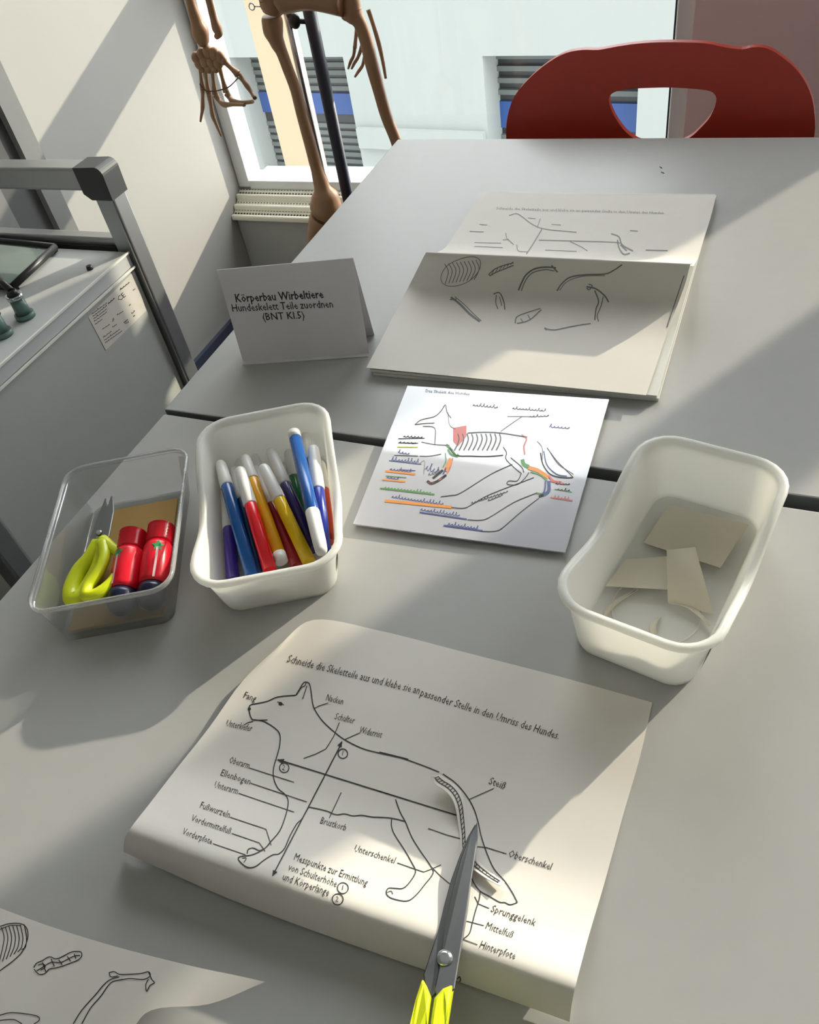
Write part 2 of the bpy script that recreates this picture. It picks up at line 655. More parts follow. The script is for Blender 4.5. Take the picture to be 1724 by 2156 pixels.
# ------------------------------------------------------------------ outside: building across the courtyard
th = math.radians(-5.7)
FU = Vector((math.cos(th), math.sin(th), 0))
FN = Vector((math.sin(th), -math.cos(th), 0))      # towards us
FO = Vector((-2.3, 5.5, 0))


def fpt(x, y):
    q = atP(x, y, FO, FN)
    return (q - FO).dot(FU), q.z


def FP(u, z, d=0.0):
    return FO + FU * u + FN * d + Vector((0, 0, z))


bl = thing('building', 'white rendered building across the courtyard with recessed windows, seen through the panes', 'building', FP(0, -4.2))
U0, U1, ZT, ZB = -5.2, 3.0, 2.3, -4.2
ua, zt = fpt(482, 122)
ub, _ = fpt(722, 122)
uc, zt2 = fpt(1015, 117)
ud, _ = fpt(1346, 128)
zt = (zt + zt2) / 2
wz0 = -1.95
wl = MB()
for a, b, z0, z1 in ((U0, ua, ZB, ZT), (ub, uc, ZB, ZT), (ud, U1, ZB, ZT), (ua, ub, zt, ZT), (uc, ud, zt, ZT), (ua, ub, ZB, wz0), (uc, ud, ZB, wz0)):
    wl.obox(FP(a, z0, -.3), FU * (b - a), FN * .3, Vector((0, 0, z1 - z0)))
wl.build('facade_wall', M_facade, bl)
for a, b, y_a, y_b, xs in ((ua, ub, 222, 266, 690), (uc, ud, 243, 300, 1100)):
    q = MB()
    q.obox(FP(a, wz0, -.3), FU * (b - a), FN * .05, Vector((0, 0, zt - wz0)))
    wn = q.build('window', M_dark, bl)
    z1 = fpt(xs, y_a)[1]
    z0 = fpt(xs, y_b)[1]
    MB().obox(FP(a, z0, -.25), FU * (b - a), FN * .02, Vector((0, 0, z1 - z0))).build('blue_panel', M_bluep, wn)
    q = MB()
    k = zt - .06
    while k > wz0:
        if k > z1 + .01 or k < z0 - .03:
            q.obox(FP(a, k - .03, -.25), FU * (b - a), FN * (.012 if xs < 1000 else .03), Vector((0, 0, .032)))
        k -= .055 if xs < 1000 else .075
    q.build('blind_slats', M_slat, wn)
zs = fpt(900, 272)[1]
MB().obox(FP(ub + .02, zs - .14, 0), FU * (uc - ub - .04), FN * .04, Vector((0, 0, .14))).build('ledge', M_facade, bl)
q0, q1 = atY(522, 0, 3.0), atY(601, 392, 3.0)
q2 = atY(690, 395, 3.0)
cp = MB()
for xo, y0_, y1_ in (((q0.x + q1.x) / 2, 3.0, 3.16),):
    cp.box(xo, q2.x, y0_, y0_ + .04, -4.2, 2.3)
cpo = bevel(cp.build('column', M_cream, None), .006)
tag(cpo, 'cream flat column standing outside the window behind the skeleton', 'column')
struct('ground_outside', MB().box(-9, 9, YW + .3, 14, -4.4, -4.2), M_ground)

# ------------------------------------------------------------------ radiator under the window
rd = thing('radiator', 'low cream convector with perforated ridges under the window behind the skeleton', 'radiator', (-.75, YW - .05, 0))
X0, X1 = XW + .002, -.185
ya, za = YW - .075, CAMZ - .919
yb, zb = YW - .004, CAMZ - .866
rg = MB()
pf = MB()
for k in range(3):
    t0, t1 = k / 3, (k + 1) / 3
    P0 = Vector((0, ya + (yb - ya) * t0, za + (zb - za) * t0))
    P1 = Vector((0, ya + (yb - ya) * t1, za + (zb - za) * t1))
    d = P1 - P0
    nn = Vector((0, -d.z, d.y)).normalized()
    prof = [P0 + d * (.58 * i / 6) + nn * (.009 * math.sin(math.pi * i / 6)) for i in range(7)]
    rg.rings([[q + Vector((X0, 0, 0)) for q in prof], [q + Vector((X1, 0, 0)) for q in prof]], closed=False, cap=False)
    pf.add([P0 + d * .58 + Vector((X0, 0, 0)), P0 + d * .58 + Vector((X1, 0, 0)), P1 + Vector((X1, 0, 0)), P1 + Vector((X0, 0, 0))], [(0, 1, 2, 3)])
rg.add([(X0, yb, zb), (X1, yb, zb), (X1, yb, zb - .1), (X0, yb, zb - .1)], [(0, 1, 2, 3)])
rg.build('ridges', M_rad, rd)
pf.build('perforated_grille', M_perf, rd)
MB().box(X0, X1, YW - .055, YW - .004, .06, za + .012).build('body_panel', M_grey, rd)
for xx in (X0 + .05, X1 - .09): MB().box(xx, xx + .04, YW - .05, YW - .01, 0, .06).build('foot', M_steel, rd)

# ------------------------------------------------------------------ tables


def table(name, label, c, ang, wid, dep, ink=None):
    """c: far-left corner of the top; the top runs along +x' and towards the viewer"""
    ux = Vector((math.cos(ang), math.sin(ang), 0))
    uy = Vector((math.sin(ang), -math.cos(ang), 0))
    c = Vector((c[0], c[1], 0))
    t = thing(name, label, 'table', c + ux * wid / 2 + uy * dep / 2)
    zz = Vector((0, 0, 1))
    tp = MB().obox(c + zz * (TZ - .025), ux * wid, uy * dep, zz * .025)
    tp.mi = [1, 0, 1, 1, 1, 1]
    top = tp.build('tabletop', [M_table, M_tedge], t)
    bevel(top, .0015, 2)
    fm = MB()
    for a in (.06, dep - .09):
        fm.obox(c + ux * .06 + uy * a + zz * (TZ - .065), ux * (wid - .12), uy * .03, zz * .04)
    for a in (.06, wid - .09):
        fm.obox(c + ux * a + uy * .06 + zz * (TZ - .065), ux * .03, uy * (dep - .12), zz * .04)
    fm.build('frame', M_steel, t)
    for a in (.06, wid - .1):
        for b in (.06, dep - .1):
            lg = MB().obox(c + ux * a + uy * b + zz * .012, ux * .04, uy * .04, zz * (TZ - .037)).build('leg', M_steel, t)
            MB().obox(c + ux * (a - .002) + uy * (b - .002), ux * .044, uy * .044, zz * .014).build('foot_cap', M_black, lg)
    return t, top, ux, uy


fl, frp = at(345, 862), at(1724, 1049)
angf = math.atan2(frp.y - fl.y, frp.x - fl.x)
ux = Vector((math.cos(angf), math.sin(angf), 0))
bk = at(850, 293)
dep = (bk - fl).dot(Vector((-math.sin(angf), math.cos(angf), 0)))
cf = fl + Vector((-math.sin(angf), math.cos(angf), 0)) * dep
tf, topf, _, _ = table('school_table', 'far grey laminate table nearest the window, holding the booklet and tent card', cf, angf, 1.30, dep)
nl, nr_ = at(345, 871), at(1724, 1077)
angn = math.atan2(nr_.y - nl.y, nr_.x - nl.x)
tn, topn, _, _ = table('school_table', 'near grey laminate table in the foreground, holding the tubs and worksheet', nl, angn, 1.30, .70)
# small dark scratch on the far table
sp = MB()
for a in ([(1389, 351), (1393, 354)], [(1392, 362), (1398, 365)]):
    pts = [at(x, y, .0003) for x, y in a]
    sp.tube(pts, .0005, 6)
sp.build('scratch', M_ink, tf)

# ------------------------------------------------------------------ cart at the left
CXp = -.884
ct = thing('laboratory_cart', 'grey laboratory cart with aluminium rail frame standing by the left wall', 'cart', (-1.08, .68, 0))
PW = .033
yF, yN = .90, .448
zt_ = CAMZ - .52
zr = CAMZ - .413
xL = -1.285
for (px_, py_) in ((CXp, yF), (CXp, yN), (xL, yF), (xL, yN)):
    b = MB().box(px_ - PW / 2, px_ + PW / 2, py_ - PW / 2, py_ + PW / 2, .06, zr - PW / 2 - .002)
    po = bevel(b.build('post', M_alu, ct), .004, 3)
    MB().blob((px_, py_, .03), .03, sq=(.5, 1, 1)).build('castor', M_black, po)
for yy in (yF, yN):
    bevel(MB().box(xL + PW / 2 + .012, CXp - PW / 2 - .012, yy - PW / 2, yy + PW / 2, zr - PW / 2, zr + PW / 2).build('rail', M_alu, ct), .004, 3)
    for xx, sg in ((CXp, -1), (xL, 1)):
        j = MB()
        pr_ = []
        for k in range(7):
            a = math.pi / 2 * k / 6
            pr_.append((PW / 2 - .012 + .012 * math.sin(a) + .003, PW / 2 - .012 + .012 * math.cos(a) + .003))
        out = [(-PW / 2 - .014, PW / 2 + .002)] + pr_ + [(PW / 2 + .002, -PW / 2 - .012), (-PW / 2 - .003, -PW / 2 - .012), (-PW / 2 - .014, -PW / 2 - .003)]
        poly = [Vector((xx - sg * q[0], yy - PW / 2 - .002, zr + q[1])) for q in out]
        j.prism(poly, (0, PW + .004, 0))
        j.build('corner_joint', M_joint, ct)
bevel(MB().box(xL + PW / 2, CXp - PW / 2, yF - .01, yF + .012, zt_ - .012, zt_ + .014).build('rear_crossbar', M_alu, ct), .003)
MB().box(xL + PW / 2, CXp - PW / 2, yF - .016, yF - .01, zt_ - .004, zt_ + .004).build('gasket_strip', M_black, ct)
bd = MB().box(xL - PW / 2 + .002, CXp + .006, yN + PW / 2 + .003, yF - PW / 2 - .004, .12, zt_ - .026)
bevel(bd.build('cabinet_body', M_cart, ct), .002)
bevel(MB().box(xL - PW / 2 + .002, CXp + .008, yN - .01, yF - PW / 2 - .004, zt_ - .023, zt_).build('top_plate', [M_carttop], ct), .002)
tr_ = MB()
for zz in (zt_ - .0005, zt_ - .0245):
    tr_.box(CXp + .0075, CXp + .0105, yN + .01, yF - PW / 2 - .004, zz - .0014, zz + .0014)
tr_.build('edge_trim', M_trim, ct)
# black framed glass tile on the cart
hz = zt_ - TZ + .008
q0, q1, q2, q3 = at(-75, 500, hz), at(116, 520, hz), at(26, 604, hz), at(-130, 586, hz)
g = MB()
for a, b in ((q0, q1), (q1, q2), (q2, q3), (q3, q0)):
    g.tube([a, b], .0055, 8, smooth_path=False)
gf = g.build('glass_frame', M_black, ct)
MB().prism([q - Vector((0, 0, .003)) for q in (q0, q1, q2, q3)], (0, 0, .003)).build('glass_tile', mat('dark_mirror_glass', rgb(120, 140, 134), 0.06, 0.3, coat=1.0), gf)
for (x, y) in ((110, 521), (28, 601)):
    q = at(x, y, hz)
    MB().box(q.x - .004, q.x + .004, q.y - .004, q.y + .004, zt_, zt_ + .01).build('spacer', M_black, gf)
for (bx, by, lx, ly) in ((55, 668, -30, 560), (8, 706, -70, 640)):
    q = at(bx, by, zt_ - TZ)
    v = MB()
    v.tube([q, q + Vector((0, 0, .007))], .0135, 16, smooth_path=False)
    v.tube([q + Vector((0, 0, .007)), q + Vector((0, 0, .03))], [.0105, .0095], 16, smooth_path=False)
    va = v.build('gas_valve', M_valve, ct)
    MB().tube([q + Vector((0, 0, .030)), q + Vector((0, 0, .036))], [.0115, .0115], 16, smooth_path=False).build('collar', M_chrome, va)
    k = MB()
    k.tube([q + Vector((0, 0, .036)), q + Vector((0, 0, .042))], [.009, .006], 12, smooth_path=False)
    e = at(lx, ly, zt_ - TZ + .045)
    k.tube([q + Vector((0, 0, .040)), q + Vector((0, 0, .040)) + (e - q - Vector((0, 0, .04))).normalized() * .075], [.0052, .0042], 10, smooth_path=False)
    k.build('lever', M_black, va)
q = at(190, 567, zt_ - TZ)
MB().tube([q, q + Vector((0, 0, .006))], [.005, .004], 10, smooth_path=False).build('screw_knob', M_black, ct)
# rating plate on the side panel
pl_ = [atX(x, y, CXp + .0065) for x, y in ((223, 738), (308, 654), (281, 572), (186, 667))]
sg_ = Sheet([[pl_[0], pl_[1]], [pl_[3], pl_[2]]], .0003, False)
zz = Z(0, 480, 5.07)
for a, b, wd in (((960, 890), (1110, 780), 2), ((975, 920), (1150, 790), 2), ((985, 945), (1150, 820), 2), ((995, 970), (1150, 855), 2), ((1000, 1000), (1150, 885), 2), ((1010, 1030), (1100, 965), 2),
                 ((1150, 810), (1230, 740), 3), ((1280, 660), (1390, 570), 3), ((1245, 930), (1325, 880), 2), ((1090, 1080), (1180, 1020), 2), ((1200, 1000), (1215, 960), 2), ((1200, 1060), (1250, 1020), 2), ((1415, 665), (1445, 645), 2),
                 ((1375, 830), (1395, 810), 2), ((1405, 915), (1440, 880), 2), ((1420, 945), (1440, 930), 2), ((1100, 1170), (1200, 1090), 2), ((1110, 1200), (1290, 1070), 2), ((1120, 1225), (1310, 1090), 2), ((1320, 1010), (1370, 970), 2.5), ((1330, 1020), (1380, 1000), 2)):
    p_, q_ = zz(a, b)
    sg_.scribble(p_, q_, .9, wd=wd * .55, mi=1)
sg_.text('CE', *zz((1275, 785), (1345, 725)), hgt=15, mi=1)
sg_.mb.build('rating_plate', [mat('plate_paper', rgb(214, 208, 198), .5), M_ink], ct, fix=False)
ct.children[-1]['label'] = 'pale rating sticker with small print and CE mark'

# ------------------------------------------------------------------ chair
ch = thing('school_chair', 'red moulded school chair with a handle hole, pushed in behind the far table', 'chair', (-.17, 1.05, 0))
zz = Z(840, 0, 1.95)
outer = zz((443, 570), (445, 480), (470, 400), (530, 330), (600, 275), (670, 240), (740, 230), (800, 232), (880, 220), (960, 210), (1050, 205), (1150, 205), (1250, 208), (1330, 222), (1400, 228), (1450, 218), (1510, 222), (1580, 260), (1640, 310), (1685, 380), (1705, 460), (1703, 570))
hole = zz((850, 430), (870, 403), (930, 391), (1020, 387), (1120, 386), (1250, 394), (1288, 410), (1295, 440), (1270, 500), (1230, 545), (1190, 580), (1130, 605), (1060, 612), (990, 600), (940, 575), (900, 535), (865, 480))
YC = 1.235
o3 = [atY(x, y, YC) for x, y in outer]
h3 = [atY(x, y, YC) for x, y in hole]
xl, xr = o3[0].x, o3[-1].x
o3 += [Vector((xr - .005, YC, .62)), Vector((xr - .02, YC, .575)), Vector((xr - .05, YC, .55)), Vector((xr - .12, YC, .54)), Vector((xl + .12, YC, .54)), Vector((xl + .05, YC, .55)), Vector((xl + .02, YC, .575)), Vector((xl + .005, YC, .62))]


def smooth_loop(p, n=3):
    o = []
    for i in range(len(p)):
        for k in range(n): o.append(catmull(p[i - 1], p[i], p[(i + 1) % len(p)], p[(i + 2) % len(p)], k / n))
    return o


o3, h3 = smooth_loop(o3), smooth_loop(h3)
xm = (xl + xr) / 2
bm = bmesh.new()
ed = []
for loop in (o3, h3):
    vs = [bm.verts.new((q.x, q.z, 0)) for q in loop]
    ed += [bm.edges.new((vs[i], vs[(i + 1) % len(vs)])) for i in range(len(vs))]
bmesh.ops.triangle_fill(bm, use_beauty=True, use_dissolve=False, edges=ed)
fs = [[v.index for v in f.verts] for f in bm.faces] if not bm.verts.index_update() else None
vs2 = [(v.co.x, v.co.y) for v in bm.verts]
bm.free()
cb = MB()


def bend(x, z, d):
    return Vector((x, YC + .03 - .45 * (x - xm) ** 2 + d - .015 + (z - .68) * .12, z))


nO, nH = len(o3), len(h3)
fr_ = [bend(x, z, 0) for x, z in vs2]
bk_ = [bend(x, z, .011) for x, z in vs2]
cb.add(fr_, fs)
cb.add(bk_, [f[::-1] for f in fs])
k = len(vs2)
sd = [(i, (i + 1) % nO, (i + 1) % nO + k, i + k) for i in range(nO)] + [(nO + i, nO + (i + 1) % nH, nO + (i + 1) % nH + k, nO + i + k) for i in range(nH)]
cb.add(fr_ + bk_, sd)
bevel(cb.build('backrest', M_chair, ch), .003, 3)
st = MB()
g = []
for j in range(9):
    v = j / 8
    row = []
    for i in range(9):
        u = i / 8
        row.append(Vector((xm - .2 + .4 * u, .83 + .38 * v, .44 + .012 * (2 * u - 1) ** 2 + (.025 * max(0, v - .8) / .2) - .02 * max(0, .25 - v) / .25)))
    g.append(row)
Sheet(g, .010).mb.build('seat', M_chair, ch, fix=False)
for sx in (-1, 1):
    MB().tube([(xm + sx * .17, .86, .42), (xm + sx * .18, .84, .2), (xm + sx * .19, .82, .008)], .011, 10).build('leg', M_steel, ch)
    MB().tube([(xm + sx * .17, 1.17, .42), (xm + sx * .18, 1.22, .2), (xm + sx * .19, 1.27, .008)], .011, 10).build('leg', M_steel, ch)
    MB().tube([(xm + sx * .17, .86, .42), (xm + sx * .17, 1.15, .42), (xm + sx * .165, 1.225, .45), (xm + sx * .16, bend(xm + .16, .58, .02).y + .006, .58), (xm + sx * .155, bend(xm + .155, .64, .02).y + .004, .64)], .010, 10).build('back_support', M_steel, ch)

# ------------------------------------------------------------------ skeleton on its stand
SY = 1.45


def bone(name, pts, parent, Y=SY, n=12, mt=None, r_scale=1.0, base=None):
    mb = base or MB()
    P, Rr = [], []
    for q in pts:
        yy = Y + (q[3] if len(q) > 3 else 0)
        p = atY(q[0], q[1], yy)
        dd = float((R @ np.array([p.x, p.y, p.z - CAMZ]))[2])
        P.append(p)
        Rr.append(q[2] * dd / F * r_scale)
    mb.tube(P, Rr, n)
    if name is None: return mb
    return mb.build(name, mt or M_bone, parent)


pole_p = atY(690, 210, 1.50)
rod_p = atY(636, 175, 1.49)
sk = thing('skeleton_model', 'tan plastic human skeleton hanging on its stand before the window', 'skeleton', (pole_p.x, SY, 0))
bone('femur', [(571, 33, 20), (573, 45, 23), (575, 64, 22), (583, 88, 16), (594, 112, 12.5), (606, 145, 12), (622, 188, 12), (636, 244, 12), (651, 296, 13), (665, 348, 13.5), (677, 390, 17), (684, 414, 30), (686, 436, 35), (683, 452, 26)], sk)
bone('tibia', [(678, 456, 25), (672, 470, 24), (665, 488, 18), (662, 520, 13), (672, 580, 11), (690, 700, 10), (700, 760, 14)], sk)
bone('pelvis', [(545, -30, 20), (570, -12, 30), (574, 10, 28), (574, 25, 22)], sk)
bone('femur', [(728, -40, 18), (738, 0, 20), (742, 26, 22), (757, 48, 14.5), (770, 84, 14), (783, 136, 14.5), (799, 195, 13), (813, 244, 12.5), (832, 292, 12), (850, 345, 14), (862, 385, 28), (866, 405, 30)], sk)
bone('tibia', [(868, 415, 25), (862, 450, 18), (868, 520, 12), (880, 600, 11), (890, 690, 13)], sk)
bone('trochanter', [(722, 22, 8), (728, 32, 11), (737, 38, 8)], sk)
# spine and hips above the picture
MB().tube([atY(650, -15, 1.45), Vector((pole_p.x, 1.44, 1.02)), Vector((pole_p.x, 1.44, 1.3)), Vector((pole_p.x, 1.45, 1.5))], [.03, .025, .02, .018], 10).build('spine', M_bone, sk)
MB().tube([atY(590, -10, 1.44), atY(650, -20, 1.44), atY(725, -5, 1.44)], [.03, .03, .03], 10).build('hip_girdle', M_bone, sk)
AY = 1.40
bone('radius', [(375, -120, 8), (388, -60, 9), (400, 0, 9.5), (412, 40, 13), (421, 66, 19), (425, 84, 16), (426, 97, 6)], sk, AY)
bone('ulna', [(402, -120, 10), (425, -50, 9), (440, 0, 8), (449, 36, 8), (456, 58, 10.5), (460, 70, 9), (455, 79, 5)], sk, AY)
hb_ = MB()
for x, y, r in ((414, 122, 9), (425, 114, 9), (438, 110, 10), (452, 114, 10), (463, 120, 9), (420, 134, 9), (432, 130, 10), (446, 130, 10), (459, 132, 9), (470, 127, 7), (425, 143, 7), (439, 144, 7.5), (453, 143, 7.5)):
    p = atY(x, y, AY)
    hb_.blob(p, r * 1.9 / F, sq=(1, .9, 1.1))
for pts in ([(421, 135, 5), (423, 158, 3.6), (427, 186, 6)], [(432, 140, 5), (435, 168, 3.6), (439, 194, 6)], [(446, 140, 5), (449, 168, 3.8), (453, 198, 6.5)], [(461, 138, 5.5), (468, 165, 4), (476, 194, 7)], [(470, 126, 6.5), (484, 141, 5), (501, 156, 8)]):
    bone(None, pts, sk, AY, 8, base=hb_)
hand = hb_.build('hand', M_bone, sk)
for pts in ([(427, 188, 5.5), (427, 205, 4), (427, 224, 4.8), (425, 238, 3.4), (422, 256, 2.2)],
            [(440, 196, 6), (444, 220, 4.2), (448, 243, 5), (456, 263, 3.5), (466, 287, 2)],
            [(454, 200, 6.5), (462, 212, 5), (472, 220, 6, -.01), (492, 220, 4, -.02), (515, 221, 3.5, -.03)],
            [(477, 196, 7), (484, 206, 5.5), (490, 213, 6, -.01), (510, 216, 4.2, -.02), (532, 214, 4, -.03)],
            [(502, 157, 7), (511, 168, 5), (520, 180, 6, -.005), (529, 194, 4.2, -.01), (537, 207, 4.5, -.02)]):
    f_ = bone('finger', pts, hand, AY, 8)
bone('wire', [(420, 176, 1.3), (432, 190, 1.3), (446, 192, 1.3), (462, 190, 1.3), (480, 184, 1.3), (492, 174, 1.3), (503, 162, 1.3)], hand, AY - .012, 6, mat('brown_wire', rgb(70, 50, 40), .5))
RYh = 1.56
h2 = MB()
for pts in ([(775, 20, 5), (785, 50, 4.5), (797, 90, 5), (806, 130, 4), (812, 165, 3)], [(752, 55, 5), (749, 80, 4), (747, 100, 4.5)], [(764, 60, 5), (764, 85, 4), (760, 104, 4.5)], [(772, 62, 5), (772, 92, 4), (768, 118, 4.5)]):
    bone(None, pts, sk, RYh, 8, base=h2)
hand2 = h2.build('hand', M_bone, sk)
for pts in ([(747, 100, 4.2), (744, 118, 3.4), (738, 130, 3.6), (733, 145, 2.2)], [(760, 104, 4.2), (753, 122, 3.4), (746, 133, 3.4), (740, 145, 2.2)], [(768, 118, 4.2), (763, 138, 3.4), (755, 150, 3.4), (747, 162, 2.2)]):
    bone('finger', pts, hand2, RYh, 8)
# hook ring beside the hip
rgm = MB()
p0 = atY(530, 14, SY)
rgm.tube([p0 + Vector((math.cos(a * math.pi / 8) * .0055, 0, math.sin(a * math.pi / 8) * .0055)) for a in range(17)], .0013, 6, smooth_path=False, cap=False)
rgm.tube([p0 + Vector((.0055, 0, 0)), atY(552, 14, SY)], .0012, 6, smooth_path=False)
rgm.build('wire_ring', M_chrome, sk)

ss = thing('skeleton_stand', 'navy steel pole stand with chrome rod carrying the skeleton', 'stand', (pole_p.x, 1.50, 0))
ztop = atY(648, 12, 1.50).z
MB().tube([(pole_p.x, 1.50, .06), (pole_p.x, 1.50, ztop)], .0125, 20, smooth_path=False).build('pole_sleeve', M_navy, ss)
MB().tube([(pole_p.x, 1.50, ztop), (pole_p.x, 1.50, 1.55)], .008, 14, smooth_path=False).build('inner_rod', M_chrome, ss)
MB().tube([(rod_p.x, 1.49, .45), (rod_p.x, 1.49, 1.0)], .0062, 14, smooth_path=False).build('chrome_rod', M_chrome, ss)
kp = atY(620, 44, 1.49)
kn = MB()
kn.blob(kp, .0115, sq=(1, .8, 1.2))
kn.tube([kp, Vector((pole_p.x, 1.50, kp.z - .006))], .0045, 10, smooth_path=False)
kn.tube([kp + Vector((0, 0, .006)), Vector((rod_p.x, 1.49, kp.z + .012))], .006, 10, smooth_path=False)
kn.build('clamp_knob', M_black, ss)
for k in range(5):
    a = 2 * math.pi * k / 5 + .3
    e = Vector((pole_p.x + .24 * math.cos(a), 1.50 + .24 * math.sin(a), .055))
    lg = MB().tube([(pole_p.x, 1.50, .075), e], [.016, .011], 10, smooth_path=False).build('base_leg', M_navy, ss)
    MB().blob((e.x, e.y, .026), .026, sq=(.6, .6, 1)).build('castor', M_black, lg)
MB().tube([(pole_p.x, 1.50, .42), (rod_p.x, 1.49, .455)], .006, 8, smooth_path=False).build('bracket', M_navy, ss)

# ------------------------------------------------------------------ tent card
b0, b1 = at(512, 763), at(777, 745)
u_ = (b1 - b0).normalized()
v_ = Vector((-u_.y, u_.x, 0))
tcd = thing('tent_card', 'folded white tent card with three printed lines standing on the far table', 'card', (b0 + b1) / 2 + v_ * .02)
t0_ = b0 + v_ * .0176 + Vector((0, 0, .0995)) - u_ * .002
t1_ = b1 + v_ * .0176 + Vector((0, 0, .0995))
s_ = Sheet([[b0 + (b1 - b0) * i / 6 + (t0_ + (t1_ - t0_) * i / 6 - b0 - (b1 - b0) * i / 6) * j / 6 for i in range(7)] for j in range(7)], .0004, False)
s_.text('Körperbau Wirbeltiere', (497, 636), (682, 627), hgt=25, bold=.018, up=(-.2, -1))
s_.text('Hundeskelett Teile zuordnen', (490, 656), (702, 647), hgt=23, bold=.008, up=(-.2, -1))
s_.text('(BNT Kl.5)', (554, 674), (642, 670), hgt=22, bold=.008, up=(-.2, -1))
s_.mb.build('front_panel', [M_card, M_ink], tcd, fix=False)
bb0, bb1 = b0 + v_ * .034 + u_ * .002, b1 + v_ * .034 + u_ * .001
s_ = Sheet([[t0_ + (t1_ - t0_) * i / 4 + (bb0 + (bb1 - bb0) * i / 4 - t0_ - (t1_ - t0_) * i / 4) * j / 4 + v_ * .0006 for i in range(5)] for j in range(5)], .0004, False)
s_.mb.build('back_panel', M_card, tcd, fix=False)
f0, f1 = b0 - v_ * .0055 + u_ * .001, b1 - v_ * .0055
s_ = Sheet([[f0, f1], [b0, b1]], .0004, False)
for q in s_.mb.v: q.z += .0008
s_.mb.build('base_flap', M_card, tcd, fix=False)

# ------------------------------------------------------------------ booklet on the far table
bkt = thing('worksheet_booklet', 'open worksheet booklet with dog bone drawings and a raised crease on the far table', 'booklet', at(1130, 640))
for h0, hh, cs in ((0.0004, .0032, ((786, 790), (1386, 845), (1506, 416), (1020, 410))), (.0042, .0032, ((780, 783), (1382, 839), (1505, 414), (1018, 409)))):
    p = [at(x, y, h0) for x, y in cs]
    MB().prism(p, (0, 0, hh)).build('backing_board', M_board, bkt)
# lower page
LR = [((771, 774, .0095), (1360, 832, .0095)), ((803, 714, .0100), (1383, 764, .0100)), ((833, 655, .0105), (1406, 695, .0105)), ((860, 604, .0165), (1427, 640, .0165)), ((880, 564, .033), (1443, 595, .033)), ((896, 533, .047), (1453, 558, .047)), ((903, 531, .0450), (1459, 556, .0450))]
rows = [[at(a[0] + (b[0] - a[0]) * t, a[1] + (b[1] - a[1]) * t, a[2]) for t in (0, .33, .66, 1)] for a, b in LR]
s_ = Sheet(surf(rows, 5, 5))
zz = Z(420, 380, 1.512)
ri = [(770, 300), (790, 270), (830, 250), (870, 243), (893, 255), (890, 285), (865, 315), (830, 333), (795, 337), (772, 325)]
s_.curve(zz(*ri), 1.4, 2, True)
for k in range(9):
    t = k / 8
    s_.curve(zz((780 + 100 * t, 265 + -12 * t), (792 + 98 * t, 290 - 8 * t), (782 + 92 * t, 330 - 14 * t)), 1.5, 2)
for a in ([(920, 300), (940, 282), (970, 270), (1000, 262)], [(925, 303), (945, 292), (975, 280), (1000, 270)], [(922, 300), (926, 304)]):
    s_.curve(zz(*a), 2.2, 2)
for k in range(6): s_.line(zz((930 + k * 12, 298 - k * 6), (938 + k * 12, 284 - k * 5)), 1.5, 2)
for pts, wd in (([(1015, 350), (1028, 320), (1040, 300), (1065, 282), (1100, 276), (1135, 278)], 2.6), ([(1024, 352), (1038, 318), (1060, 294), (1100, 284), (1130, 288)], 1.6), ([(1120, 270), (1140, 292)], 2.6),
                ([(1138, 352), (1152, 330), (1180, 308), (1230, 300), (1290, 298), (1320, 285), (1345, 268)], 2.2), ([(1146, 350), (1170, 322), (1220, 305), (1290, 303)], 1.2),
                ([(800, 372), (830, 395), (860, 425), (892, 450)], 3.4), ([(812, 370), (842, 395), (872, 425), (897, 448)], 1.5), ([(797, 380), (818, 378)], 2),
                ([(935, 362), (955, 358), (968, 385), (972, 412)], 2.0), ([(945, 365), (943, 390), (950, 410)], 1.6), ([(955, 370), (962, 400)], 1.4),
                ([(1005, 455), (1010, 435), (1040, 422), (1085, 408)], 1.8), ([(1010, 456), (1050, 445), (1088, 412)], 1.8), ([(1022, 440), (1030, 452)], 1.4), ([(1045, 428), (1052, 442)], 1.4),
                ([(1232, 338), (1262, 345), (1290, 368), (1302, 388)], 2.6), ([(1238, 330), (1250, 335), (1240, 348), (1232, 342)], 1.8), ([(1258, 350), (1270, 385), (1262, 410), (1258, 445)], 2.2), ([(1285, 370), (1278, 400), (1266, 430), (1270, 450)], 1.6),
                ([(1098, 472), (1130, 476), (1170, 468), (1215, 460), (1245, 456)], 1.8), ([(1098, 470), (1106, 475)], 3)):
    s_.curve(zz(*pts), wd * 1.25, 2)
s_.line([(1440, 580), (1420, 640), (1404, 690)], 2, 2)
s_.mb.build('lower_page', [M_paper, M_ink, M_inkg], bkt, fix=False)
